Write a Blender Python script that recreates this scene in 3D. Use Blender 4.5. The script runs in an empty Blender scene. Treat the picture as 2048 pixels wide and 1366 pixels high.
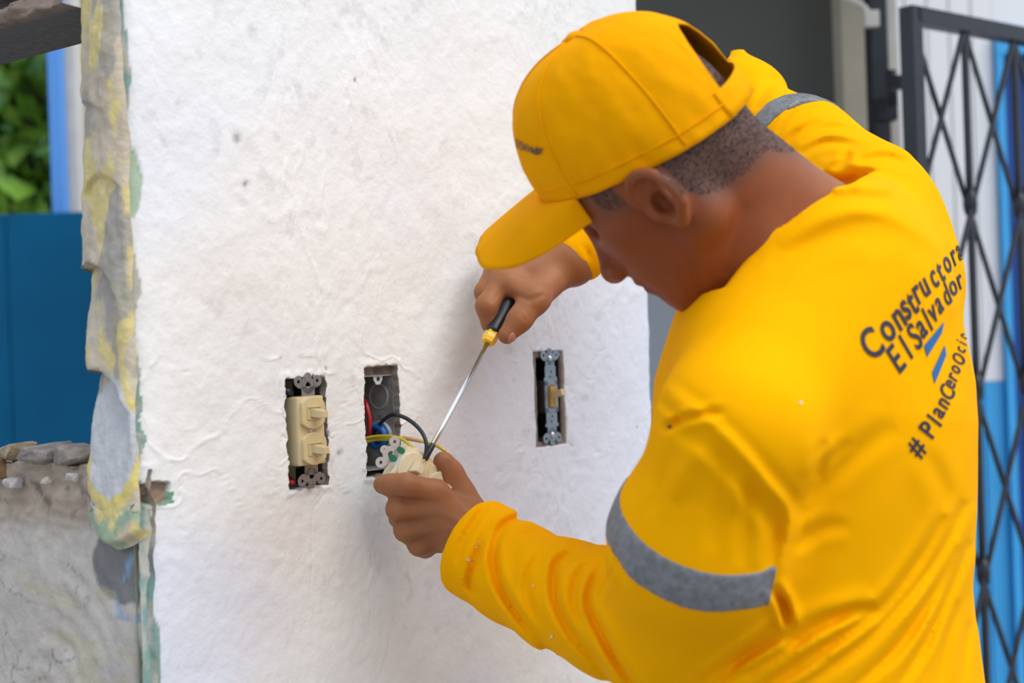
import bpy, bmesh, math, random
import numpy as np
from mathutils import Vector, Matrix
from mathutils.bvhtree import BVHTree
random.seed(4); np.random.seed(4)
sc = bpy.context.scene
# ------------------------------------------------------------------ camera, light, exposure
FPX = 50/36*2048; CAMZ = 1.3; ROLL = math.radians(2.0)
RV = np.array([math.cos(ROLL), 0, -math.sin(ROLL)]); UV_ = np.array([math.sin(ROLL), 0, math.cos(ROLL)])
CAM = np.array([0, 0, CAMZ])
cd = bpy.data.cameras.new('camera'); cam = bpy.data.objects.new('camera', cd); sc.collection.objects.link(cam)
cd.lens = 50; cd.sensor_width = 36; cd.clip_start = .05; cd.clip_end = 200
m = Matrix(((RV[0], UV_[0], 0, 0), (0, 0, -1, 0), (RV[2], UV_[2], 0, CAMZ), (0, 0, 0, 1)))
cam.matrix_world = m
cd.dof.use_dof = True; cd.dof.focus_distance = 1.44; cd.dof.aperture_fstop = 4.0
sc.camera = cam
w = bpy.data.worlds.new('sky'); sc.world = w; w.use_nodes = True
nt = w.node_tree; nt.nodes.clear()
out = nt.nodes.new('ShaderNodeOutputWorld'); bg = nt.nodes.new('ShaderNodeBackground')
tc = nt.nodes.new('ShaderNodeTexCoord'); sp = nt.nodes.new('ShaderNodeSeparateXYZ'); cr = nt.nodes.new('ShaderNodeValToRGB')
mr = nt.nodes.new('ShaderNodeMapRange'); mr.inputs[1].default_value = -1; mr.inputs[2].default_value = 1
nt.links.new(tc.outputs['Generated'], sp.inputs[0]); nt.links.new(sp.outputs['Z'], mr.inputs[0]); nt.links.new(mr.outputs[0], cr.inputs[0])
nt.links.new(cr.outputs[0], bg.inputs[0]); nt.links.new(bg.outputs[0], out.inputs[0])
e = cr.color_ramp.elements
e[0].position = .45; e[0].color = (.42, .40, .37, 1); e[1].position = .52; e[1].color = (.82, .92, 1.08, 1)
e2 = e.new(.75); e2.color = (.80, .91, 1.12, 1)
bg.inputs[1].default_value = .90
def sun(name, dirv, strength, ang, col):
    l = bpy.data.lights.new(name, 'SUN'); l.energy = strength; l.angle = math.radians(ang); l.color = col
    o = bpy.data.objects.new(name, l); sc.collection.objects.link(o)
    o.rotation_euler = Vector(dirv).to_track_quat('Z', 'Y').to_euler(); o.location = (0, -3, 5); return o
sun('sun', (.52, -.34, .80), 2.4, 50, (1.0, .985, .96))
sc.view_settings.view_transform = 'Standard'; sc.view_settings.look = 'None'
sc.view_settings.gamma = 1; sc.view_settings.use_curve_mapping = False
sc.view_settings.exposure = 0.12

# ------------------------------------------------------------------ geometry helpers
def ray(px, py):
    return RV*((px-1024)/FPX) + UV_*((683-py)/FPX) + np.array([0, 1, 0])
def P(px, py, Y): return CAM + ray(px, py)*Y
def proj(p):
    q = p - CAM
    y = np.maximum(q[..., 1], .05)
    return 1024 + (q @ RV)/y*FPX, 683 - (q @ UV_)/y*FPX
TH = math.radians(51.5); DU = np.array([math.cos(TH), math.sin(TH), 0]); NW = np.array([math.sin(TH), -math.cos(TH), 0])
W0 = ray(612, 860)*1.387; W0 = np.array([W0[0], W0[1], 0])
UL, UR = -.197, .622
def wp(u, z, w=0.): return W0 + DU*u + NW*w + np.array([0, 0, z])
def wall_uv(px, py, w=0.):
    r = ray(px, py); t = ((W0 + NW*w) @ NW)/(r @ NW); p = CAM + r*t
    return (p - W0) @ DU, p[2]
E2 = -NW                                     # left wall runs this way from the corner
COR = wp(UL, 0)
def lw(s, z, o=0.): return COR + E2*s - DU*o + np.array([0, 0, z])     # o: outward
def left_sz(px, py, o=0.):
    r = ray(px, py); c = COR - DU*o; t = (c @ DU)/(r @ DU); p = CAM + r*t
    return (p - c) @ E2, p[2]

def hash3(ix, iy, iz, seed):
    h = (ix*374761393 + iy*668265263 + iz*2147483647 + seed*1274126177) & 0xffffffff
    h = ((h ^ (h >> 13))*1274126177) & 0xffffffff
    return ((h ^ (h >> 16)) & 0xffff)/65535.0
def vnoise(x, y, z=0., seed=0):
    x, y, z = np.broadcast_arrays(np.asarray(x, float), np.asarray(y, float), np.asarray(z, float))
    ix, iy, iz = np.floor(x).astype(np.int64), np.floor(y).astype(np.int64), np.floor(z).astype(np.int64)
    fx, fy, fz = x-ix, y-iy, z-iz
    fx, fy, fz = fx*fx*(3-2*fx), fy*fy*(3-2*fy), fz*fz*(3-2*fz)
    r = 0
    for a in (0, 1):
        for b in (0, 1):
            for c in (0, 1):
                r = r + hash3(ix+a, iy+b, iz+c, seed)*(fx if a else 1-fx)*(fy if b else 1-fy)*(fz if c else 1-fz)
    return r
def fbm(x, y, z=0., seed=0, o=4):
    r, a, s = 0, .5, 0
    x, y, z = np.broadcast_arrays(np.asarray(x, float), np.asarray(y, float), np.asarray(z, float))
    for i in range(o):
        x, y, z = .80*x+.52*y+.30*z+11.3, -.60*x+.68*y+.42*z+5.7, .02*x-.52*y+.86*z+3.1      # turned lattice hides the grid
        r = r + a*vnoise(x, y, z, seed+i); s += a; a *= .5; x, y, z = x*2.03, y*2.03, z*2.03
    return r/s
def sstep(a, b, x):
    t = np.clip((x-a)/(b-a), 0, 1); return t*t*(3-2*t)

def link(o): sc.collection.objects.link(o); return o
def thing(name, label, cat, loc=(0, 0, 0), group=None):
    o = link(bpy.data.objects.new(name, None)); o.location = loc; o['label'] = label; o['category'] = cat
    o.empty_display_size = .05
    if group: o['group'] = group
    return o
def tag(o, label=None, cat=None, group=None, kind=None):
    if label: o['label'] = label
    if cat: o['category'] = cat
    if group: o['group'] = group
    if kind: o['kind'] = kind
    return o
def mesh_obj(name, v, f, mat, parent=None, smooth=True, cols=None):
    me = bpy.data.meshes.new(name)
    v = np.asarray(v, float)
    if isinstance(f, np.ndarray):
        n, k = f.shape
        me.vertices.add(len(v)); me.vertices.foreach_set('co', v.astype(np.float32).ravel())
        me.loops.add(n*k); me.loops.foreach_set('vertex_index', f.astype(np.int32).ravel())
        me.polygons.add(n); me.polygons.foreach_set('loop_start', np.arange(0, n*k, k, dtype=np.int32))
        me.update(calc_edges=True)
    else:
        me.from_pydata([tuple(x) for x in v], [], f)
    me.validate()
    if smooth: me.polygons.foreach_set('use_smooth', np.ones(len(me.polygons), bool))
    if cols is not None:
        ca = me.color_attributes.new('Col', 'FLOAT_COLOR', 'POINT')
        c4 = np.ones((len(v), 4), np.float32); c4[:, :3] = cols; ca.data.foreach_set('color', c4.ravel())
    if mat: me.materials.append(mat)
    o = link(bpy.data.objects.new(name, me))
    if parent: o.parent = parent; o.matrix_parent_inverse = Matrix.Translation(-parent.location)
    return o
def bm_obj(name, bm, mat, parent=None, smooth=False):
    me = bpy.data.meshes.new(name); bmesh.ops.recalc_face_normals(bm, faces=bm.faces[:]); bm.to_mesh(me); bm.free()
    if smooth: me.polygons.foreach_set('use_smooth', np.ones(len(me.polygons), bool))
    if mat: me.materials.append(mat)
    o = link(bpy.data.objects.new(name, me))
    if parent: o.parent = parent; o.matrix_parent_inverse = Matrix.Translation(-parent.location)
    return o
def frame(o, x, y, z):
    return Matrix(((x[0], y[0], z[0], o[0]), (x[1], y[1], z[1], o[1]), (x[2], y[2], z[2], o[2]), (0, 0, 0, 1)))
def add_box(bm, lo, hi, M=None, bev=0.):
    r = bmesh.ops.create_cube(bm, size=1); vs = r['verts']
    for v in vs:
        v.co = Vector([lo[i] + (v.co[i]+.5)*(hi[i]-lo[i]) for i in range(3)])
    if bev:
        es = list({e for v in vs for e in v.link_edges})
        g = bmesh.ops.bevel(bm, geom=es, offset=bev, segments=2, affect='EDGES', profile=.7)
        vs = list({v for f in g['faces'] for v in f.verts} | {v for v in vs if v.is_valid})
    if M is not None:
        for v in vs: v.co = M @ v.co
    return vs
def add_prism(bm, poly, z0, z1, M=None, bev=0.):
    a = [bm.verts.new((x, y, z0)) for x, y in poly]; b = [bm.verts.new((x, y, z1)) for x, y in poly]
    n = len(poly); fs = [bm.faces.new(list(reversed(a))), bm.faces.new(b)]
    for i in range(n): fs.append(bm.faces.new((a[i], a[(i+1) % n], b[(i+1) % n], b[i])))
    vs = a + b
    if bev:
        es = list(fs[1].edges)
        g = bmesh.ops.bevel(bm, geom=es, offset=bev, segments=2, affect='EDGES', profile=.6)
        vs = list({v for f in g['faces'] for v in f.verts} | {v for v in vs if v.is_valid})
    if M is not None:
        for v in vs: v.co = M @ v.co
def add_ringplate(bm, cx, cy, ro, ri, z0, z1, M=None, n=20):
    rings = []
    for r, z in ((ri, z0), (ro, z0), (ro, z1), (ri, z1)):
        rings.append([bm.verts.new((cx+r*math.cos(2*math.pi*i/n), cy+r*math.sin(2*math.pi*i/n), z)) for i in range(n)])
    for k in range(4):
        A, B = rings[k], rings[(k+1) % 4]
        for i in range(n): bm.faces.new((A[i], A[(i+1) % n], B[(i+1) % n], B[i]))
    if M is not None:
        for r in rings:
            for v in r: v.co = M @ v.co
def add_lathe(bm, prof, M=None, n=24):
    rings = []
    for r, z in prof:
        rings.append([bm.verts.new((r*math.cos(2*math.pi*i/n), r*math.sin(2*math.pi*i/n), z)) for i in range(n)])
    for A, B in zip(rings[:-1], rings[1:]):
        for i in range(n): bm.faces.new((A[i], A[(i+1) % n], B[(i+1) % n], B[i]))
    bm.faces.new(rings[-1]); bm.faces.new(list(reversed(rings[0])))
    if M is not None:
        for r in rings:
            for v in r: v.co = M @ v.co
def spline(pts, n=10):
    pts = [np.asarray(p, float) for p in pts]; q = [2*pts[0]-pts[1]] + pts + [2*pts[-1]-pts[-2]]; o = []
    for i in range(1, len(q)-2):
        a, b, c, d = q[i-1:i+3]
        for k in range(n):
            t = k/n
            o.append(.5*((2*b) + (c-a)*t + (2*a-5*b+4*c-d)*t*t + (-a+3*b-3*c+d)*t**3))
    o.append(pts[-1]); return np.array(o)
def tube(pts, rad, n=10, sub=8, squash=None):
    c = spline(pts, sub) if sub else np.array(pts)
    rr = np.interp(np.linspace(0, 1, len(c)), np.linspace(0, 1, len(rad)), rad) if hasattr(rad, '__len__') else np.full(len(c), rad)
    t = np.gradient(c, axis=0); t /= np.linalg.norm(t, axis=1)[:, None]
    a = np.cross(t[0], [0, 0, 1.]);
    if np.linalg.norm(a) < 1e-3: a = np.array([1., 0, 0])
    a /= np.linalg.norm(a); V = []
    for i in range(len(c)):
        a = a - t[i]*(a @ t[i]); a /= np.linalg.norm(a); b = np.cross(t[i], a)
        for k in range(n):
            th = 2*math.pi*k/n; V.append(c[i] + rr[i]*(math.cos(th)*a + math.sin(th)*b))
    F = []
    for i in range(len(c)-1):
        for k in range(n):
            k2 = (k+1) % n; F.append((i*n+k, i*n+k2, (i+1)*n+k2, (i+1)*n+k))
    F.append(tuple(reversed(range(n)))); F.append(tuple(range((len(c)-1)*n, len(c)*n)))
    return V, F
def tube_obj(name, pts, rad, mat, parent=None, n=10, sub=8):
    V, F = tube(pts, rad, n, sub); return mesh_obj(name, V, F, mat, parent)

# ------------------------------------------------------------------ materials
def lin(r, g, b):
    f = lambda c: c/12.92 if c <= .04045 else ((c+.055)/1.055)**2.4
    return (f(r/255), f(g/255), f(b/255))
def mat(name, col, rough=.6, metal=0., noise=0., nscale=30., bump=0., bscale=80., bdist=.001, vcol=False, spec=.5, sss=0., detail=6., col2=None, sheen=0.):
    m = bpy.data.materials.new(name); m.use_nodes = True; t = m.node_tree; b = t.nodes['Principled BSDF']
    b.inputs['Roughness'].default_value = rough; b.inputs['Metallic'].default_value = metal
    b.inputs['Specular IOR Level'].default_value = spec
    b.inputs['Base Color'].default_value = (*col, 1)
    if sheen: b.inputs['Sheen Weight'].default_value = sheen
    if sss:
        b.inputs['Subsurface Weight'].default_value = sss; b.inputs['Subsurface Radius'].default_value = (1, .35, .2)
        b.inputs['Subsurface Scale'].default_value = .006
    tc = t.nodes.new('ShaderNodeTexCoord'); src = None
    if vcol:
        a = t.nodes.new('ShaderNodeVertexColor'); a.layer_name = 'Col'; src = a.outputs[0]
        t.links.new(src, b.inputs['Base Color'])
    if noise or col2:
        n = t.nodes.new('ShaderNodeTexNoise'); n.inputs['Scale'].default_value = nscale; n.inputs['Detail'].default_value = detail
        t.links.new(tc.outputs['Object'], n.inputs['Vector'])
        mx = t.nodes.new('ShaderNodeMix'); mx.data_type = 'RGBA'
        r = t.nodes.new('ShaderNodeMapRange'); r.inputs[1].default_value = .35; r.inputs[2].default_value = .65
        t.links.new(n.outputs[0], r.inputs[0]); t.links.new(r.outputs[0], mx.inputs[0])
        if col2:
            mx.inputs[6].default_value = (*col, 1); mx.inputs[7].default_value = (*col2, 1)
        else:
            mx.blend_type = 'MULTIPLY'; k = 1-noise
            r.inputs[3].default_value = 0; r.inputs[4].default_value = 1
            mx.inputs[7].default_value = (k, k, k, 1)
            if src: t.links.new(src, mx.inputs[6])
            else: mx.inputs[6].default_value = (*col, 1)
        t.links.new(mx.outputs[2], b.inputs['Base Color'])
    if bump:
        n = t.nodes.new('ShaderNodeTexNoise'); n.inputs['Scale'].default_value = bscale; n.inputs['Detail'].default_value = 8
        t.links.new(tc.outputs['Object'], n.inputs['Vector'])
        bp = t.nodes.new('ShaderNodeBump'); bp.inputs['Strength'].default_value = bump; bp.inputs['Distance'].default_value = bdist
        t.links.new(n.outputs[0], bp.inputs['Height']); t.links.new(bp.outputs[0], b.inputs['Normal'])
    return m
M = {}
M['wall'] = mat('painted_plaster', (.8, .8, .8), .55, vcol=True, bump=.8, bscale=120, bdist=.0012, spec=.35)
M['raw'] = mat('raw_plaster', (.5, .45, .4), .9, vcol=True, noise=.12, nscale=90, bump=.9, bscale=150, bdist=.0015, spec=.2)
M['yellow'] = mat('yellow_jersey', (.96, .425, .0), .85, bump=.12, bscale=900, bdist=.0003, noise=.05, nscale=14, spec=.04)
M['capcloth'] = mat('yellow_cotton_twill', (.90, .37, .0), .85, bump=.5, bscale=45, bdist=.0022, noise=.07, nscale=22, spec=.05)
M['cap_dark'] = mat('cap_lining_shadow', (.10, .05, .02), .9)
M['skin'] = mat('brown_skin', (.34, .15, .085), .5, vcol=True, bump=.25, bscale=260, bdist=.0006, sss=.06, spec=.25)
M['nail'] = mat('fingernail_skin', (.45, .22, .16), .35)
M['hair'] = mat('cropped_hair', (.035, .028, .028), .8, noise=.3, nscale=300, bump=.6, bscale=900, bdist=.0006, spec=.2)
M['reflect'] = mat('grey_reflective_tape', (.20, .205, .215), .5, noise=.35, nscale=160, bump=.5, bscale=300, bdist=.0006)
M['ivory'] = mat('ivory_plastic', lin(205, 186, 140), .32, spec=.5)
M['ivory_pale'] = mat('pale_ivory_plastic', lin(232, 218, 182), .32, spec=.5)
M['ivory_old'] = mat('aged_ivory_plastic', lin(190, 150, 70), .4, noise=.3, nscale=120)
M['zinc'] = mat('zinc_plated_steel', (.34, .36, .38), .42, .75, noise=.25, nscale=120)
M['zinc_blue'] = mat('bluish_zinc_strap', (.30, .37, .43), .45, .55, noise=.25, nscale=140)
M['zinc_white'] = mat('bright_zinc', (.62, .65, .66), .35, .5)
M['boxgrey'] = mat('galvanised_box', (.40, .385, .37), .55, .3, noise=.4, nscale=90, bump=.3, bscale=200)
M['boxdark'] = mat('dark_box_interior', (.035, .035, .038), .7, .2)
M['mortar'] = mat('grey_mortar', lin(128, 118, 112), .9, noise=.2, nscale=120, bump=.6, bscale=200)
M['steel'] = mat('chromed_steel', (.75, .76, .78), .16, 1.)
M['black_rubber'] = mat('black_rubber', (.012, .013, .016), .38)
M['tool_yellow'] = mat('tool_yellow_plastic', (.85, .50, .01), .35)
M['wire_black'] = mat('black_wire_sheath', (.012, .016, .028), .4)
M['wire_yellow'] = mat('yellow_wire_sheath', (.62, .47, .03), .4)
M['wire_red'] = mat('red_wire_sheath', (.42, .015, .02), .4)
M['tape_peach'] = mat('peach_tape', (.58, .33, .19), .5)
M['blue_plastic'] = mat('blue_conduit_plastic', (.005, .12, .42), .4)
M['green_paint'] = mat('green_paint_mark', (.01, .16, .08), .5)
M['print'] = mat('dark_navy_print', (.018, .018, .03), .6)
M['print_blue'] = mat('blue_print', (.006, .12, .33), .6)
M['gate'] = mat('black_gate_paint', (.018, .02, .028), .4, noise=.3, nscale=40, spec=.5)
M['postw'] = mat('white_post_paint', lin(215, 210, 200), .6, noise=.1, nscale=20)
M['cream'] = mat('cream_paint', lin(188, 180, 160), .7, noise=.12, nscale=8)
M['darkgrey'] = mat('dark_grey_door', lin(92, 93, 86), .6, noise=.08, nscale=4)
M['midgrey'] = mat('lit_lower_grey_blue', lin(158, 166, 172), .6)  # lighter tone for the better lit lower back wall
M['sky_blue'] = mat('light_blue_paint', lin(66, 176, 242), .5, noise=.08, nscale=6)
M['blue_door'] = mat('deep_blue_door', lin(0, 66, 140), .4, noise=.15, nscale=6)
M['teal'] = mat('teal_blue_sheet', lin(0, 88, 128), .6, noise=.25, nscale=3, spec=.15)
M['white_siding'] = mat('white_siding', lin(244, 244, 246), .6)
M['bluepost'] = mat('bright_blue_post', lin(85, 150, 225), .5)
M['leaf'] = mat('leaf_green', (.03, .11, .03), .5, col2=(.28, .52, .05), nscale=3.5)  # second tone puts bright highlights into the leaf colour
M['leaf_dark'] = mat('hedge_dark', (.012, .05, .03), .6, col2=(.03, .11, .06), nscale=5)
M['bark'] = mat('bark', (.09, .06, .04), .9)
M['conc'] = mat('concrete_floor', (.30, .29, .27), .85, noise=.2, nscale=6, bump=.3, bscale=60)
M['trousers'] = mat('dark_blue_trousers', (.02, .03, .06), .85, bump=.2, bscale=500)
M['shoe'] = mat('brown_work_boot', (.05, .03, .02), .6)
M['rubble'] = mat('rubble', (.5, .45, .4), .95, vcol=True, noise=.25, nscale=120, bump=1., bscale=180, bdist=.002)
M['eye'] = mat('eyeball', (.7, .66, .62), .2)
M['ceil'] = mat('ceiling_board', (.5, .49, .46), .8)

# ------------------------------------------------------------------ setting: plastered wall with recesses
def ph(px, py): return wall_uv(px, py)
def lines(a, b, step, fine):
    L = [a]; x = a
    while x < b-1e-6:
        s = step
        for lo, hi, fs in fine:
            if lo <= x <= hi: s = min(s, fs)
        x = min(b, x+s); L.append(x)
    return np.array(L)
zc = CAMZ
HOLES = [(-.0238, .027, zc-.135, zc-.029), (.0825, .1325, zc-.133, zc-.021), (.374, .421, zc-.119, zc-.020)]
us = lines(UL, UR, .004, [(h[0]-.012, h[1]+.012, .0012) for h in HOLES] + [(UL, UL+.05, .002), (UR-.02, UR, .002)])
zs = np.concatenate([np.linspace(0, .74, 12)[:-1], lines(.74, 1.86, .004, [(zc-.15, zc-.008, .0013), (zc-.16,zc-.11,.002)]), np.linspace(1.86, 2.7, 12)[1:]])
Ug, Zg = np.meshgrid(us, zs, indexing='ij')
H = (fbm(Ug*9, Zg*9, 1, 3)-.5)*.006 + (fbm(Ug*35, Zg*22, 2, 9, 3)-.5)*.0022 + (fbm(Ug*120, Zg*90, 2, 19, 2)-.5)*.0010
rid = np.abs(fbm(Ug*11+3, Zg*13, 5, 33, 3)-.5); H += np.where(rid < .012, .0009*(1-rid/.012), 0)      # trowel ridges
rid2 = np.abs(fbm(Ug*16+9, Zg*7+4, 5, 44, 4)-.5); H -= np.where(rid2 < .006, .0009*(1-rid2/.006), 0)   # hair cracks
white = np.array(lin(230, 229, 225)); warm = np.array(lin(214, 202, 192)); cool = np.array(lin(216, 221, 234))
C = np.tile(white, Ug.shape + (1,))
kc = sstep(.42, .62, fbm(Ug*3, Zg*3+7, 0, 51, 3))[..., None]*.85; kc = kc*(.15+.85*sstep(1.62, 1.25, Zg))[..., None]; C = C*(1-kc)+cool*kc
for (bx, by, bw, bh, am) in ((455, 575, 120, 90, .55), (590, 1080, 140, 110, .75), (700, 560, 80, 60, .25), (520, 1250, 130, 90, .45), (400,800,120,100,.25)):
    u0, z0 = ph(bx, by); u1, _ = ph(bx+bw, by); sz = bh/FPX*1.4
    k = np.exp(-(((Ug-u0)/(u1-u0))**2 + ((Zg-z0)/sz)**2))*am*.6*(.5+fbm(Ug*14, Zg*14, 0, 61))
    C = C*(1-k[..., None]) + warm*k[..., None]
sk = sstep(.66, .72, fbm(Ug*60, Zg*60, 0, 71, 3))*sstep(.5, .6, fbm(Ug*7, Zg*7, 0, 75, 2))
C *= (1-.10*sk[..., None])
for (bx, by, r_, d_) in ((472, 277, .0045, .55), (490, 368, .003, .4), (1275, 855, .002, .3), (680, 905, .003, .5), (655, 868, .0035, .6), (790, 770, .0025, .6), (794, 800, .002, .6), (652, 737, .002, .6), (710,160,.0018,.5)):
    u0, z0 = ph(bx, by); k = np.exp(-(((Ug-u0)**2+(Zg-z0)**2)/r_**2))*(.4+fbm(Ug*300, Zg*300, 0, 5)); C = C*(1-np.clip(k, 0, 1)[..., None]*.75); H -= k*.0012
# recesses with ragged edges
def near(q): return np.exp(-(q/.010)**2)
WU = np.zeros_like(Ug); WZ = np.zeros_like(Ug)
cem = np.array(lin(120, 112, 104))
for i, (a, b, c, d) in enumerate(HOLES):
    q = np.maximum(np.maximum(a-Ug, Ug-b), np.maximum(c-Zg, Zg-d))
    rg = (1., 1., .45)[i]*near(q); WU += rg*((fbm(Ug*150, Zg*150, 0, 81, 4)-.5)*.0085); WZ += rg*((fbm(Ug*150, Zg*150, 4, 83, 4)-.5)*.0085)
    lip = np.exp(-((q-.003)/.004)**2)*(q > 0)
    H += lip*.0012*(i < 2)
    if i == 2:
        fr = np.maximum(np.maximum(.366-Ug, Ug-.4265), np.maximum(zc-.126-Zg, Zg-(zc-.0125)))
        WU += .35*near(fr)*(fbm(Ug*60, Zg*60, 0, 85)-.5)*.008
        H = np.where(fr < 0, -.002, H); C[fr < 0] = cem
    H = np.where(q < 0, -.062, H); C[q < 0.0006] = cem*.8
# corner: rounded, chipped paint at the left edge
du = Ug-UL + (fbm(Zg*30, Ug*20+2, 0, 101, 5)-.5)*.022
edge = np.exp(-np.clip(Ug-UL, 0, 1)/.006)
H -= edge*.006
teal = np.array(lin(130, 160, 150)); beige = np.array(lin(176, 164, 140)); stripe = fbm(Zg*14, Ug*40, 0, 111)
lowz = sstep(1.20, 1.14, Zg)
mixn = sstep(.40, .60, fbm(Ug*120, Zg*45, 0, 113, 3))[..., None]; edgec = np.array(lin(186, 182, 168))*(1-mixn) + teal*mixn
k = (du < .004+.014*lowz*stripe); C[k] = edgec[k]
k = (du < .005+.012*lowz*stripe) & (stripe > .45) & (Zg < 1.2); C[k] = teal
u0, z0 = ph(266, 365); k = (((Ug-u0)/.010)**2 + ((Zg-z0)/.030)**2 < 1+.6*(fbm(Ug*90, Zg*90, 0, 4)-.5)); C[k] = np.array(lin(168, 186, 160)); H[k] -= .0015
u0, z0 = ph(303, 987); q = np.maximum(np.abs(Ug-u0+.004)/.022, np.abs(Zg-z0)/.0085) + (fbm(Ug*70, Zg*70, 0, 7)-.5)*1.1
k = q < 1; C[k] = np.array(lin(150, 130, 112)); H[k] -= .004+.006*fbm(Ug[k]*200, Zg[k]*200, 0, 8)
k = (q >= 1) & (q < 1.25) & (Zg < z0); C[k] = np.array(lin(95, 150, 120))
# right edge chipped
H -= np.exp(-(UR-Ug)/.004)*.005*(.6+fbm(Zg*60, Zg*0, 0, 13))
k = (UR-Ug) < .003+.005*(fbm(Zg*50, Ug*50, 0, 17)-.3); C[k] = np.array(lin(170, 175, 165))
V = W0 + (Ug+WU)[..., None]*DU + H[..., None]*NW + (Zg+WZ)[..., None]*np.array([0, 0, 1.])
nu, nz = Ug.shape; V = V.reshape(-1, 3); idx = np.arange(nu*nz).reshape(nu, nz)
F = np.stack([idx[:-1, :-1], idx[1:, :-1], idx[1:, 1:], idx[:-1, 1:]], -1).reshape(-1, 4)
# right end and back faces
rb = np.array([wp(UR-.004, z, -.13) for z in zs]); n0 = len(V); V = np.vstack([V, rb]); Cc = np.vstack([C.reshape(-1, 3), np.tile(beige, (len(rb), 1))])
ri = np.arange(nz)+n0; F = np.vstack([F, np.stack([idx[-1, :-1], ri[:-1], ri[1:], idx[-1, 1:]], -1)])
lb = np.array([wp(UL, z, -.012) for z in zs]); n1 = len(V); V = np.vstack([V, lb]); Cc = np.vstack([Cc, np.tile(beige, (len(lb), 1))])
li = np.arange(nz)+n1; F = np.vstack([F, np.stack([ri[:-1], li[:-1], li[1:], ri[1:]], -1)])
tag(mesh_obj('wall_front', V, F, M['wall'], cols=Cc), kind='structure')

# ------------------------------------------------------------------ setting: raw left wall, pillar strip proud of a lower wall, lintel above
S_OPEN, SILL, LINT = .070, zc-.100, zc+.311
def grid_patch(name, A, B, pos, col, matn, parent=None, **kw):
    Ag, Bg = np.meshgrid(A, B, indexing='ij'); V = pos(Ag, Bg).reshape(-1, 3); C = col(Ag, Bg).reshape(-1, 3)
    i = np.arange(Ag.size).reshape(Ag.shape)
    F = np.stack([i[1:, :-1], i[:-1, :-1], i[:-1, 1:], i[1:, 1:]], -1).reshape(-1, 4)
    return mesh_obj(name, V, F, M[matn], parent, cols=C)
def arc_scoop(S, Z, px, py, w, h, depth):
    s0, z0 = left_sz(px, py); ww = w/FPX*1.25/.6; hh = h/FPX*1.25
    top = z0 - ((S-s0)/ww)**2*hh*.35
    t = (top-Z)/hh; return -depth*np.where((t > 0), np.exp(-t*1.6), 0)*sstep(1.25, .8, np.abs(S-s0)/ww)
def strip_pos(T, Z):
    Sedge = S_OPEN - .006 - .032*np.clip(Z-1.25, -.4, .35) + (fbm(Z*18, Z*0+1, 0, 21)-.5)*.010 + (fbm(Z*70, Z*0+1, 0, 22)-.5)*.005
    s = -.004 + (Sedge+.004)*np.minimum(T, 1)
    o = .011*np.sqrt(np.clip(1-(np.abs(T-.5)*2)**3, 0, 1)) + (fbm(s*30, Z*14, 0, 23)-.5)*.012 + (fbm(s*120, Z*70, 0, 24, 3)-.5)*.004
    for a in ((200, 528, 45, 150, .014), (207, 738, 55, 190, .016), (225, 355, 30, 70, .004), (190, 210, 40, 60, .005)): o = o + arc_scoop(s, Z, *a)
    o = o + .004
    back = np.clip(T-1, 0, 1); s = s - back*.004
    o = np.where(T > 1, o-back*.10, o)
    endz = zc-.168
    zz = Z + np.where(Z < endz+.03, .018*((np.clip(T, 0, 1)-.42)*2)**2, 0)
    o = np.where(T < 1, o - .012*sstep(endz+.006, endz, Z), o)
    return COR + s[..., None]*E2 - o[..., None]*DU + zz[..., None]*np.array([0, 0, 1.])
def strip_col(T, Z):
    s = S_OPEN*np.minimum(T, 1)
    base = np.array(lin(202, 188, 166)); grey = np.array(lin(164, 160, 152)); yel = np.array(lin(226, 206, 126)); wh = np.array(lin(205, 205, 205)); te = np.array(lin(140, 172, 150))
    C = np.tile(base, T.shape+(1,))
    C *= (.85+.3*fbm(s*40, Z*20, 0, 31))[..., None]
    k = sstep(.47, .55, fbm(s*50, Z*22, 0, 32, 4))[..., None]; C = C*(1-k*.7) + yel*k*.7
    k = sstep(.55, .60, fbm(s*40+5, Z*16+3, 0, 35, 4))[..., None]; C = C*(1-k*.8) + grey*k*.8
    s0, z0 = left_sz(232, 870); q = ((s-s0)/.034)**2 + ((Z-z0)/.055)**2 + (fbm(s*90, Z*60, 0, 37)-.5)*.7
    k = sstep(1.1, .9, q)[..., None]; C = C*(1-k)+wh*k
    k = ((q > 1.0) & (q < 1.5) & (Z < z0+.03))[..., None]; C = np.where(k, yel, C)
    k = (sstep(zc-.128, zc-.145, Z)*sstep(.42, .52, fbm(s*70, Z*60, 0, 39)))[..., None]; C = C*(1-k*.8) + te*k*.8
    return C
T = np.concatenate([np.linspace(0, 1, 46), np.linspace(1.04, 2, 10)])
grid_patch('trim_1', T, np.concatenate([lines(zc-.170, zc+.34, .0022, []), np.linspace(zc+.34, 2.7, 60)[1:]]), strip_pos, strip_col, 'raw')
bpy.data.objects['trim_1']['kind'] = 'structure'
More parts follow.
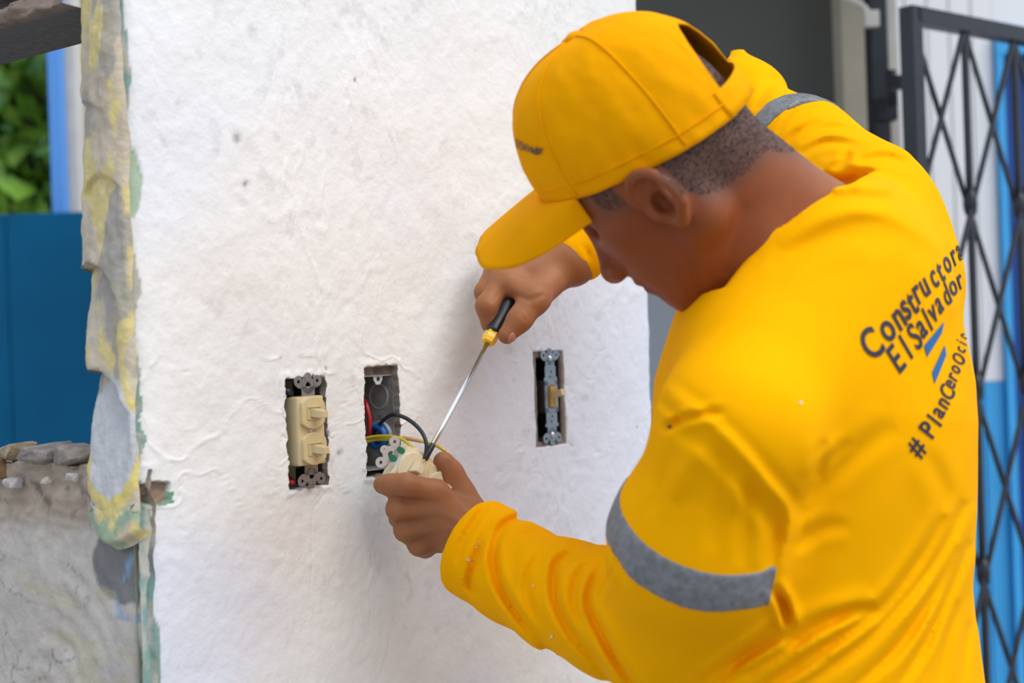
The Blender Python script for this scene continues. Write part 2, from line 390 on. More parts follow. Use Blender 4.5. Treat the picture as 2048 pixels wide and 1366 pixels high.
def low_pos(S, Z):
    t = np.clip((Z-SILL)/.001, 0, 1)
    rough = sstep(zc-.19, zc-.12, Z)
    arc = np.sin(np.hypot(S-.16, Z-.98)*260+4*fbm(S*12, Z*12, 0, 171)); arc = np.sign(arc)*np.abs(arc)**.5
    o = -.004 + .0009*arc*sstep(.4, .6, fbm(S*9, Z*9, 0, 172)) + (fbm(S*10, Z*10, 0, 41)-.5)*.014 + (fbm(S*45, Z*45, 0, 42)-.5)*(.004+.016*rough) + (fbm(S*20, Z*110, 0, 45, 3)-.5)*.012*rough
    for (px, py, a_) in ((60, 1200, .003), (100, 1260, .003)):
        s0, z0 = left_sz(px, py); o = o + a_*np.sin(((S-s0)*40+(Z-z0)*25))*np.exp(-((S-s0)**2+(Z-z0)**2)/.002)
    o = np.where(S < .012, o-(.012-S)*.3, o)
    return COR + S[..., None]*E2 - o[..., None]*DU + Z[..., None]*np.array([0, 0, 1.])
def low_col(S, Z):
    C = np.tile(np.array(lin(200, 191, 180)), S.shape+(1,))
    brown = np.array(lin(176, 160, 142)); gr = np.array(lin(132, 130, 128)); te = np.array(lin(110, 152, 140)); bl = np.array(lin(130, 170, 200)); yel = np.array(lin(196, 186, 140))
    C *= (.82+.34*fbm(S*14, Z*14, 0, 46))[..., None]
    k = sstep(zc-.17, zc-.14, Z)[..., None]; C = C*(1-k)+brown*(.65+.7*fbm(S*60, Z*90, 0, 47))[..., None]*k
    f = (fbm(S*24, Z*16, 0, 48)-.5)
    k = sstep(1, .8, ((S-.03)/.045)**2 + ((Z-(zc-.185))/.035)**2 + f*1.2)[..., None]; C = C*(1-k)+gr*k
    k = (sstep(.024, .008, S+f*.05)*(Z < zc-.15)*sstep(.35, .6, fbm(S*60, Z*40, 0, 149)))[..., None]*.8; C = C*(1-k)+te*k
    k = (sstep(.55, .6, fbm(S*60, Z*30, 0, 49))*sstep(.055, .03, S)*(Z < zc-.16)*(Z > zc-.235))[..., None]*.8; C = C*(1-k)+bl*k
    k = (sstep(.6, .66, fbm(S*18, Z*50+9, 0, 50))*(Z < zc-.2)*.35)[..., None]; C = C*(1-k)+yel*k
    for sd, th_, am in ((151, .006, .45), (157, .004, .35)):
        cr_ = np.abs(fbm(S*9+sd, Z*13, 0, sd, 4)-.5); k = (sstep(th_, th_*.3, cr_)*am*sstep(.45, .6, fbm(S*8, Z*8, 2, sd+1)))[..., None]; C = C*(1-k)+np.array(lin(96, 84, 74))*k
    k = (sstep(.62, .70, fbm(S*70, Z*90, 0, 161, 3))*sstep(zc-.16, zc-.13, Z)*.6)[..., None]; C = C*(1-k)+np.array(lin(104, 88, 76))*k
    return C
Sx = lines(-.004, .60, .003, []); Zx = np.concatenate([np.linspace(0, .86, 10)[:-1], lines(.86, SILL, .0028, [])])
low = grid_patch('wall_left', Sx, Zx, low_pos, low_col, 'raw'); low['kind'] = 'structure'
def sill_pos(S, O):           # broken rubble top of the sill, O runs back into the wall
    z = SILL + (fbm(S*25, O*25, 0, 52)-.45)*.016 + (fbm(S*110, O*110, 0, 53, 3)-.5)*.008
    z = np.where(O < .003, SILL, z)
    front = (low_pos(S, np.full_like(S, SILL)) - COR) @ (-DU)
    o = front*(O < .003) - O
    return COR + S[..., None]*E2 - o[..., None]*DU + z[..., None]*np.array([0, 0, 1.])
def rub_col(A, B):
    C = np.tile(np.array(lin(176, 160, 144)), A.shape+(1,)); return C*(.6+.8*fbm(A*90, B*90, 0, 55))[..., None]
s_ = grid_patch('trim_2', Sx[Sx > .010], np.concatenate([[0], lines(.003, .10, .003, [])]), sill_pos, rub_col, 'rubble'); s_['kind'] = 'structure'
def sillback(S, Z): return COR + S[..., None]*E2 + .10*DU + Z[..., None]*np.array([0, 0, 1.])
s_ = grid_patch('trim_3', Sx[Sx > .010][::8], np.linspace(0, SILL-.004, 6), sillback, rub_col, 'rubble'); s_['kind'] = 'structure'
# lumps of broken brick and mortar on the sill: pieces of the wall
def rock(name, c, r, mt, parent, seed, col):
    rg = np.random.RandomState(seed+40); bm = bmesh.new(); pts = rg.uniform(-1, 1, (26, 3)); pts /= np.maximum(np.abs(pts).max(1), .8)[:, None]**1.0
    for p_ in pts: bm.verts.new(p_)
    g = bmesh.ops.convex_hull(bm, input=bm.verts[:]); bmesh.ops.delete(bm, geom=[v for v in bm.verts if not v.link_faces], context='VERTS')
    bmesh.ops.bevel(bm, geom=bm.edges[:], offset=.08, segments=1, affect='EDGES'); bmesh.ops.triangulate(bm, faces=bm.faces[:]); bmesh.ops.subdivide_edges(bm, edges=bm.edges[:], cuts=1)
    bm.verts.index_update(); V = np.array([v.co[:] for v in bm.verts]); F = [tuple(v.index for v in f.verts) for f in bm.faces]; bm.free()
    V = V*(1+.16*(fbm(V[:, 0]*3+seed, V[:, 1]*3, V[:, 2]*3, seed)-.5))[:, None]*np.array(r)*.9; V = np.asarray(c) + V[:, :1]*E2 + V[:, 1:2]*DU + V[:, 2:]*np.array([0, 0, 1.])
    return mesh_obj(name, V, F, M[mt], parent, smooth=False, cols=np.tile(np.array(col), (len(V), 1))*(.6+.8*fbm(V[:, 0]*200, V[:, 1]*200, V[:, 2]*200, 3))[:, None])
for i, (px, py, rr, col) in enumerate([(20, 905, (.016, .02, .010), (178, 158, 128)), (70, 908, (.03, .025, .012), (150, 140, 132)), (130, 910, (.024, .02, .011), (158, 148, 138)), (150, 955, (.006, .006, .005), (205, 200, 192)), (35, 965, (.010, .008, .006), (190, 184, 176)), (100, 960, (.005, .004, .004), (200, 190, 176)), (5, 935, (.008, .01, .012), (140, 110, 80))]):
    s0, z0 = left_sz(px, py); rock('mortar_lump', lw(s0, z0, -.012 if i in (0,1,2) else .004), rr, 'rubble', low, i, lin(*col))
# lintel
def lin_pos(S, Zt):           # Zt 0..1 front face from soffit up, negative = soffit going back
    jag = (fbm(S*60, S*0, 0, 57)-.5)*.006
    z = np.where(Zt < 0, LINT, LINT + Zt*.30) + np.where((Zt >= 0) & (Zt < .02), jag, 0)
    o = np.where(Zt < 0, Zt*.085, (fbm(S*22, Zt*9, 0, 58)-.5)*.030*sstep(0, .03, Zt) + (fbm(S*70, Zt*50, 0, 59, 3)-.5)*.014 + .02*sstep(.07, .0, Zt) - .05*sstep(.07, .12, Zt))
    return COR + S[..., None]*E2 - o[..., None]*DU + z[..., None]*np.array([0, 0, 1.])
def lin_col(S, Zt):
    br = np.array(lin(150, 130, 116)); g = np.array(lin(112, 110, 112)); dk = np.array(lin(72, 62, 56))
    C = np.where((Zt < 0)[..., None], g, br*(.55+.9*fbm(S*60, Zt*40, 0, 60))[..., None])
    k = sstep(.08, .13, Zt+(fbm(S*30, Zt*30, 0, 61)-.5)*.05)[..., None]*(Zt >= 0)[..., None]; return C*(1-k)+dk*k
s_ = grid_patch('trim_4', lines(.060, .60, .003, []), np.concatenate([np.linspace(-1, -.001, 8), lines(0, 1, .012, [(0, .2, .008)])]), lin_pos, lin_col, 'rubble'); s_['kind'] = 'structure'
# floor, ceiling and the grey room beyond
def box_struct(name, lo, hi, mt, **k):
    bm = bmesh.new(); add_box(bm, lo, hi, k.get('M')); o = bm_obj(name, bm, M[mt]); o['kind'] = 'structure'; return o
box_struct('floor', (-6, -4, -.1), (8, 9, 0), 'conc')
# dark doorway recess behind the plastered wall
DX = lambda px, Y: P(px, 683, Y)[0]
box_struct('wall_back', (.0, 3.00, 0), (DX(1690, 3.0), 3.1, 2.9), 'darkgrey')
bm = bmesh.new(); add_box(bm, (.0, 2.985, 0), (DX(1688, 3.0), 3.0, P(1400, 470, 3.0)[2]), None, .004); bm_obj('lit_lower_sheet', bm, M['midgrey'], bpy.data.objects['wall_back'])  # sheet paints in the back wall's light gradient, lighter towards the floor
box_struct('shading_ceiling', (.1, 1.98, 2.45), (1.15, 3.1, 2.55), 'ceil')  # slab out of view, added to darken the top of the back wall
box_struct('trim_5', (DX(1698, 2.95), 2.92, 0), (DX(1762, 2.92), 3.1, 2.9), 'cream')

# ------------------------------------------------------------------ sdf toolkit: smooth unions polygonised block by block into one welded surface
class SDF:
    def __init__(s): s.p = []; s.post = None
    def cone(s, a, ra, b, rb, k=.01, sub=False, ax=None, sq=1.):
        a = np.asarray(a, np.float32); b = np.asarray(b, np.float32); ba = b-a; L = float(ba @ ba)+1e-12
        axv = None if ax is None else np.asarray(ax, np.float32)/np.linalg.norm(ax)
        def f(p):
            q = p-a; t = np.clip((q @ ba)/L, 0, 1); q = q-t[:, None]*ba
            if axv is not None: q = q + ((sq-1)*(q @ axv))[:, None]*axv
            return np.sqrt((q*q).sum(1))-(ra+(rb-ra)*t)
        s.p.append((f, k, sub)); return s
    def chain(s, pts, rs, k=.01, sub=False, **kw):
        for i in range(len(pts)-1): s.cone(pts[i], rs[i], pts[i+1], rs[i+1], k, sub, **kw)
    def ell(s, c, r, R=None, k=.01, sub=False):
        c = np.asarray(c, np.float32); r = np.asarray(r, np.float32); R = np.eye(3, dtype=np.float32) if R is None else np.asarray(R, np.float32)
        def f(p):
            q = (p-c) @ R; k0 = np.sqrt(((q/r)**2).sum(1)); k1 = np.sqrt(((q/(r*r))**2).sum(1)); return k0*(k0-1)/np.maximum(k1, 1e-6)
        s.p.append((f, k, sub)); return s
    def fn(s, f, k=.001, sub=True): s.p.append((f, k, sub))
    def eval(s, p, prims):
        d = np.full(len(p), 1., np.float32)
        for f, k, sub in prims:
            x = f(p)
            if sub:
                x = -x; h = np.maximum(k-np.abs(d-x), 0)/k; d = np.maximum(d, x)+h*h*k*.25
            else:
                h = np.maximum(k-np.abs(d-x), 0)/k; d = np.minimum(d, x)-h*h*k*.25
        if s.post: d = s.post(p, d)
        return d
    def mesh(s, lo, hi, h, B=26):
        lo = np.asarray(lo); n = np.ceil((np.asarray(hi)-lo)/h).astype(int); nb = -(-n//B)
        NX, NY = int(nb[0]*B+4), int(nb[1]*B+4); K = []; Pv = []; Q = []
        rad = B*h*.5*1.7321+h*2
        cen = np.stack(np.meshgrid(*[np.arange(x) for x in nb], indexing='ij'), -1).reshape(-1, 3)
        cpos = (lo+(cen*B+B/2)*h).astype(np.float32)
        pd = [f(cpos) for f, k, sub in s.p]
        dm = np.full(len(cpos), 1.)
        for x, (f, k, sub) in zip(pd, s.p):
            if not sub: dm = np.minimum(dm, x)
        for bi in np.nonzero(np.abs(dm) < rad*1.5+.03)[0]:
            pr = [q for x, q in zip(pd, s.p) if x[bi] < rad*1.6+q[1]+.01]
            if not pr: continue
            i0 = cen[bi]*B
            ii = [np.arange(i0[a]-1, i0[a]+B+1) for a in range(3)]
            G = np.stack(np.meshgrid(*ii, indexing='ij'), -1); m = B+2
            d = s.eval((lo+G.reshape(-1, 3)*h).astype(np.float32), pr).reshape(m, m, m)
            ins = d < 0
            if ins.all() or not ins.any(): continue
            c = np.zeros((m-1,)*3, int)
            for a in (0, 1):
                for b in (0, 1):
                    for e_ in (0, 1): c += ins[a:m-1+a, b:m-1+b, e_:m-1+e_]
            act = (c > 0) & (c < 8); ci = np.argwhere(act)
            acc = np.zeros((len(ci), 3)); cnt = np.zeros(len(ci))
            cs = [(a, b, e_) for a in (0, 1) for b in (0, 1) for e_ in (0, 1)]
            vals = {q: d[ci[:, 0]+q[0], ci[:, 1]+q[1], ci[:, 2]+q[2]] for q in cs}
            for q in cs:
                for ax in range(3):
                    if q[ax]: continue
                    q2 = list(q); q2[ax] = 1; q2 = tuple(q2); a_, b_ = vals[q], vals[q2]
                    x = (a_ < 0) != (b_ < 0); t = np.where(x, a_/np.where(x, a_-b_, 1), 0)
                    pt = np.tile(np.array(q, float), (len(ci), 1)); pt[:, ax] = t; acc += pt*x[:, None]; cnt += x
            pos = lo + (ci + acc/cnt[:, None] + (i0-1))*h
            key = lambda c3: (c3[:, 2]+i0[2])*NX*NY + (c3[:, 1]+i0[1])*NX + (c3[:, 0]+i0[0])
            K.append(key(ci)); Pv.append(pos)
            for ax in range(3):
                o1, o2 = [(1, 2), (2, 0), (0, 1)][ax]
                sl = [slice(1, m-1)]*3; sl2 = [slice(1, m-1)]*3; sl2[ax] = slice(2, m)
                A, Bq = ins[tuple(sl)], ins[tuple(sl2)]
                for sg, msk in ((0, A & ~Bq), (1, ~A & Bq)):
                    e0 = np.argwhere(msk)+1
                    if not len(e0): continue
                    u = np.zeros(3, int); v = np.zeros(3, int); u[o1] = 1; v[o2] = 1
                    qd = np.stack([key(e0-u-v), key(e0-v), key(e0), key(e0-u)], 1)
                    Q.append(qd if sg == 0 else qd[:, ::-1])
        K = np.concatenate(K); Pv = np.concatenate(Pv); Q = np.concatenate(Q)
        uk, fi = np.unique(K, return_index=True); V = Pv[fi]
        q = np.searchsorted(uk, Q); q = np.minimum(q, len(uk)-1); ok = (uk[q] == Q).all(1); return V, q[ok]

# head frame: x = his left, y = face direction, z = crown
Fh = np.array([-.66, .36, -.66]); Fh /= np.linalg.norm(Fh)
Th = np.array([-.686, .066, .722]); Th -= Fh*(Th @ Fh); Th /= np.linalg.norm(Th)
Lh = np.cross(Th, Fh)
OH = P(1333, 392, 1.13) - (Lh*75+Fh*8-Th*13)*.001
Tc = np.array([-.55, -.27, .79]); Tc /= np.linalg.norm(Tc); Fc_ = np.array([-.80, .44, -.41]); Fc_ -= Tc*(Fc_ @ Tc); Fc_ /= np.linalg.norm(Fc_); Lc = np.cross(Tc, Fc_)
OC = P(1272, 284, 1.20) - Tc*.034
def cp(x, y, z): return OC + (Lc*x + Fc_*y + Tc*z)*.001
RH = np.stack([Lh, Fh, Th], 1)              # columns
def hd(x, y, z): return OH + (Lh*x + Fh*y + Th*z)*.001
def to_head(p): return ((p-OH) @ RH)*1000
body = SDF()
def fa(x, y, z): return (x, y-(10 if y > 50 else 0), z*.84 if (z < 0 and y > 0) else z)
def he(c, r, k=.012, sub=False): body.ell(hd(*fa(*c)), np.array(r)*.001, RH, k, sub)
def hc(a, ra, b, rb, k=.008, sub=False): body.cone(hd(*fa(*a)), ra*.001, hd(*fa(*b)), rb*.001, k, sub)
# limbs of the figure
LS, LE, LWr = P(1470, 855, 1.11), P(1345, 1265, 1.235), P(938, 1066, 1.425)
RS, RE, RW = P(1720, 460, 1.42), P(1475, 175, 1.60), P(1142, 522, 1.56)
HIP = P(1690, 1500, 1.36); CH = P(1632, 740, 1.28); NB = P(1612, 470, 1.255)
SKB = P(1450, 345, 1.205)
body.chain([HIP, P(1640, 1200, 1.32), CH], [.13, .11, .108], .05, ax=NW, sq=1.3)
body.cone(CH, .10, P(1625, 570, 1.26), .08, .05)
body.cone(LS, .045, P(1610, 550, 1.25), .055, .04); body.cone(RS, .045, P(1625, 530, 1.28), .055, .04)
body.chain([LS, LE], [.044, .034], .02); body.chain([LE, P(1140, 1195, 1.335), LWr], [.034, .029, .025], .012)
body.chain([RS, RE], [.042, .028], .03); body.chain([RE, P(1300, 350, 1.585), RW], [.028, .028, .025], .02)
# neck
body.cone(hd(0, -16, -8), .054, P(1590, 470, 1.26), .057, .02)
body.cone(hd(0, 6, -38), .046, P(1590, 570, 1.23), .052, .02)
body.cone(hd(0, -24, -20), .038, P(1632, 490, 1.30), .044, .02)
# skull and face
body.ell(cp(0, -4, 38), np.array((74, 84, 82))*.001, np.stack([Lc, Fc_, Tc], 1), .02); he((0, 12, 20), (73, 72, 60), .03); he((0, 38, -22), (61, 56, 80), .02)
for s in (1, -1):
    hc((s*50, 4, -50), 17, (s*17, 76, -90), 15, .018); hc((s*56, 0, -10), 16, (s*50, 4, -52), 16, .018)
    he((s*44, 64, -6), (20, 19, 17), .014)
he((0, 82, -90), (21, 17, 19), .014)
hc((-34, 82, 37), 12, (34, 82, 37), 12, .012)
hc((0, 90, 26), 8, (0, 113, -20), 10, .010); he((0, 114, -24), (11, 11, 11), .006); he((0, 98, -22), (10, 14, 12), .008)
for s in (1, -1): he((s*12, 107, -28), (7.5, 10, 7.5), .006)
he((0, 76, -54), (33, 25, 32), .012)
he((0, 98, -50), (23, 9, 7), .006); he((0, 96, -63), (20, 9, 7.5), .006)
he((0, 110, -56.5), (26, 9, 1.6), .003, True)
for s in (1, -1):
    he((s*33, 97, 17), (17, 15, 11), .010, True); he((s*33, 78, 17), (13.5, 13, 13), .004)
    he((s*33, 92, 15), (13, 3, 1.2), .003, True)
    hc((s*14, 103, -24), 4, (s*30, 84, -50), 1.5, .008, True) if False else None
# ears: helix, antihelix, lobe, concha
for s in (1, -1):
    ey, ez, es, ys = 20, -18, .92, .80
    he((s*77, ey-10*ys, ez+4*es), (5, 15, 27), .006)
    rim = [(74, 10, 14), (78, 9, 26), (84, 0, 35), (90, -14, 35), (95, -26, 26), (97, -31, 10), (94, -28, -6), (88, -20, -18), (81, -11, -27)]
    rim = [(s*x, ey+y*ys, ez+z*es) for x, y, z in rim]
    cv = spline(rim, 4)
    for a_, b_ in zip(cv[:-1], cv[1:]): hc(a_, 3.8, b_, 3.8, .003)
    E_ = lambda x, y, z: (s*x, ey+y*ys, ez+z*es)
    he(E_(81, -10, -25), (4.5, 7, 7), .005)
    he(E_(85, -8, 0), (13, 9, 12), .003, True); he(E_(92, -14, 20), (7, 9, 8), .003, True)
    hc(E_(83, -20, 16), 2.8, E_(86, -19, -8), 2.8, .003); hc(E_(76, 8, 3), 4, E_(78, 6, -6), 4, .004)
# left hand: closed round the switch
def fing(pts, rs, k=.006): body.chain([P(*q) for q in pts], rs, k)
wl = LWr
for q, r in (((872, 988, 1.415), .0135), ((868, 1020, 1.42), .0135), ((873, 1052, 1.43), .013), ((882, 1080, 1.442), .012)):
    body.cone(wl, .021, P(*q), r, .012)
fing([(872, 985, 1.415), (812, 970, 1.402), (785, 971, 1.408), (766, 969, 1.416)], [.0125, .0112, .0108, .0098])
fing([(868, 1016, 1.42), (797, 1018, 1.412), (800, 1035, 1.44), (832, 1030, 1.452)], [.0125, .0118, .0105, .009])
fing([(873, 1050, 1.43), (812, 1060, 1.424), (822, 1070, 1.45), (850, 1060, 1.462)], [.0125, .0115, .010, .009])
fing([(882, 1078, 1.442), (838, 1090, 1.437), (850, 1096, 1.46), (878, 1085, 1.466)], [.012, .0105, .0095, .0085])
fing([(950, 1040, 1.44), (918, 985, 1.447), (900, 948, 1.446), (887, 924, 1.441)], [.019, .0145, .0128, .0108], .009)
# right hand: fingers and thumb round the screwdriver handle
body.cone(P(1022, 570, 1.523), .012, P(1068, 594, 1.512), .013, .010)
for q, r in (((1008, 560, 1.532), .0135), ((998, 540, 1.55), .0135), ((995, 525, 1.566), .013), ((1002, 515, 1.58), .012)):
    body.cone(RW, .022, P(*q), r, .012)
fing([(1008, 560, 1.532), (974, 612, 1.515), (980, 648, 1.518)], [.0128, .0118, .0098])
fing([(996, 540, 1.55), (970, 585, 1.54), (985, 622, 1.55)], [.0125, .011, .0095])
fing([(995, 525, 1.566), (978, 570, 1.562), (1000, 605, 1.57)], [.012, .0105, .009])
fing([(1002, 515, 1.58), (992, 560, 1.58), (1012, 588, 1.585)], [.011, .0095, .0085])
fing([(1108, 555, 1.545), (1068, 600, 1.508), (1040, 638, 1.498), (1014, 670, 1.494)], [.018, .0145, .012, .0098], .010)
V, F = body.mesh((-.22, .95, .80), (.56, 1.72, 1.62), .0025)
# relief: tendons, knuckle creases
px, py = proj(V)
def seg_d(px, py, pl):
    d = np.full(px.shape, 1e9)
    for (x0, y0), (x1, y1) in zip(pl[:-1], pl[1:]):
        dx, dy = x1-x0, y1-y0; t = np.clip(((px-x0)*dx+(py-y0)*dy)/(dx*dx+dy*dy), 0, 1)
        d = np.minimum(d, np.hypot(px-x0-t*dx, py-y0-t*dy))
    return d
def normals(V, F):
    n = np.zeros_like(V); fn = np.cross(V[F[:, 2]]-V[F[:, 0]], V[F[:, 3]]-V[F[:, 1]])
    for k in range(4): np.add.at(n, F[:, k], fn)
    return n/np.maximum(np.linalg.norm(n, axis=1), 1e-9)[:, None]
N = normals(V, F)
D = np.zeros(len(V)); facing = (N @ np.array([0, -1., 0])) > -.1
for pl, w_, a_ in [([(872, 985), (800, 968)], 0, 0),
    ([(800, 1000), (840, 1003), (870, 1006)], 5, -1.6), ([(800, 1042), (840, 1040), (872, 1038)], 6, -1.6), ([(815, 1080), (850, 1075), (880, 1068)], 5, -1.4),
    ([(905, 1000), (925, 1030)], 9, -1.0), ([(880, 1025), (925, 1045)], 6, .7), ([(880, 1055), (925, 1065)], 6, .7),
    ([(800, 955), (803, 985)], 3, -.5), ([(795, 955), (797, 985)], 3, -.4),
    ([(1010, 575), (985, 600)], 6, -.8), ([(1030, 590), (1060, 600), (1085, 590)], 5, -1.6), ([(1040, 625), (1052, 640)], 3, -.7), ([(1046, 618), (1058, 632)], 3, -.6),
    ([(965, 540), (985, 560), (965, 600)], 0, 0),
    ([(1372, 505), (1385, 550), (1410, 600)], 7, -1.6), ([(1350, 520), (1368, 560), (1385, 592)], 6, -.9), ([(1455, 540), (1470, 470), (1490, 420)], 14, -1.2)]:
    if w_: D += a_*np.exp(-(seg_d(px, py, pl)/w_)**2)*facing
V = V + N*(D*.001)[:, None]
h_ = to_head(V)
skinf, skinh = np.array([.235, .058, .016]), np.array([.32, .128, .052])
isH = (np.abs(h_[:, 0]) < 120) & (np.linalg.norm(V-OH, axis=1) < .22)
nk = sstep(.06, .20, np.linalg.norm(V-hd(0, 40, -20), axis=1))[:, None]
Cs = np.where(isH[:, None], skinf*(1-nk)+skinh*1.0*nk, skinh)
Cs = Cs*(.9+.2*fbm(V[:, 0]*60, V[:, 1]*60, V[:, 2]*60, 3))[:, None]
lip = ((np.abs(h_[:, 0]) < 26) & (h_[:, 1] > 84) & (h_[:, 2] < -44) & (h_[:, 2] > -70)); Cs[lip] *= np.array([.8, .62, .68])
brow = (np.abs(np.abs(h_[:, 0])-34) < 20) & (h_[:, 1] > 68) & (np.abs(h_[:, 2]-40) < 4.5); Cs[brow] *= .25
# cropped hair boundary in head coordinates (shaved sides fading into the skin)
x_, y_, z_ = h_.T
hz = np.where(y_ > 20, 18 + 0*y_, np.where(y_ > -25, 34, 34 + (y_+25)*2.0)); hz = np.maximum(hz, -72)
front = sstep(62, 50, y_)
dens = sstep(-26, 14, z_-hz)*front*sstep(.225, .185, np.linalg.norm(V-OH, axis=1))
sb = ((y_ > 26) & (y_ < 70) & (np.abs(x_) > 40))*sstep(-16, 8, z_+(y_-20)*-.35)*.8*sstep(70, 48, y_)*sstep(26, 30, y_); dens = np.maximum(dens, sb)
ear = (np.abs(x_) > 73) & (y_ < 16) & (y_ > -36) & (z_ > -34) & (z_ < 40); dens[ear] = 0
cq = ((V-OC) @ np.stack([Lc, Fc_, Tc], 1))*1000
hc_ = 14 - np.clip(-cq[:, 1]/60, 0, 1)*42
dens = np.maximum(dens, sstep(-14, 16, cq[:, 2]-hc_)*sstep(24, 8, cq[:, 1])*sstep(.225, .185, np.linalg.norm(V-OH, axis=1)))
ear = (np.abs(x_) > 71) & (y_ < 34) & (y_ > -6) & (z_ > -52) & (z_ < 22); dens[ear] = 0
hairc = np.array([.085, .060, .052])
fz = (dens*(.62+.25*fbm(V[:, 0]*220, V[:, 1]*220, V[:, 2]*220, 8)))[:, None]
Cs = Cs*(1-fz) + hairc*fz
person = thing('person', 'worker in yellow cap and long-sleeved yellow shirt leaning over with screwdriver at the wall', 'person', tuple(HIP*np.array([1, 1, 0])))
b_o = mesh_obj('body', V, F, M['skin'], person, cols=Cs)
# close-cropped hair layer just above the scalp
fm = (dens[F].min(1) > .6); Ff = F[fm]; uq, inv = np.unique(Ff, return_inverse=True)
Vh = V[uq] + normals(V, F)[uq]*.0006
o = mesh_obj('hair', Vh, inv.reshape(-1, 4), M['hair'], person, cols=None); o['label'] = 'close-cropped dark hair'
ca = o.data.color_attributes.new('Dens', 'FLOAT_COLOR', 'POINT'); c4 = np.ones((len(Vh), 4), np.float32); c4[:, :3] = dens[uq][:, None]; ca.data.foreach_set('color', c4.ravel())
t = M['hair'].node_tree; bs = t.nodes['Principled BSDF']; al = t.nodes.new('ShaderNodeTexNoise'); al.inputs['Scale'].default_value = 700
tcn = t.nodes.new('ShaderNodeTexCoord'); t.links.new(tcn.outputs['Object'], al.inputs['Vector'])
gt = t.nodes.new('ShaderNodeMath'); gt.operation = 'GREATER_THAN'; gt.inputs[1].default_value = .57; t.links.new(al.outputs[0], gt.inputs[0]); t.links.new(gt.outputs[0], bs.inputs['Alpha'])
for s in (1, -1):
    bm = bmesh.new(); bmesh.ops.create_uvsphere(bm, u_segments=20, v_segments=14, radius=.0118, matrix=Matrix.Translation(Vector(hd(s*33, 67, 14)))); bm_obj('eyeball', bm, M['eye'], person, True)

# ------------------------------------------------------------------ shirt with folds
DM = np.zeros((760, 1140), np.float32)       # relief of folds in mm, 2 px per cell, covering -100..2180
gy, gx = np.mgrid[0:760, 0:1140]; gx = gx*2.-100; gy = gy*2.-80
def fold(pl, w, a, taper=True):
    pl = [tuple(q) for q in spline([np.array(q, float) for q in pl], 5)] if len(pl) > 2 else pl
    xs = [q[0] for q in pl]; ys = [q[1] for q in pl]; x0 = int((min(xs)-4*w+100)/2); x1 = int((max(xs)+4*w+100)/2); y0 = int((min(ys)-4*w+80)/2); y1 = int((max(ys)+4*w+80)/2)
    x0, y0 = max(x0, 0), max(y0, 0); X = gx[y0:y1, x0:x1]; Y = gy[y0:y1, x0:x1]
    if X.size == 0: return
    best = np.full(X.shape, 1e9); tt = np.zeros(X.shape); n = len(pl)-1
    for i in range(n):
        (xa, ya), (xb, yb) = pl[i], pl[i+1]; dx, dy = xb-xa, yb-ya; t = np.clip(((X-xa)*dx+(Y-ya)*dy)/(dx*dx+dy*dy+1e-9), 0, 1)
        d = np.hypot(X-xa-t*dx, Y-ya-t*dy); m_ = d < best; best = np.where(m_, d, best); tt = np.where(m_, (i+t)/n, tt)
    tp = np.sin(np.clip(tt, 0, 1)*math.pi)**.5 if taper else 1.
    DM[y0:y1, x0:x1] += a*tp*(np.exp(-(best/w)**2) - .45*np.exp(-((best-1.9*w)/(1.1*w))**2))
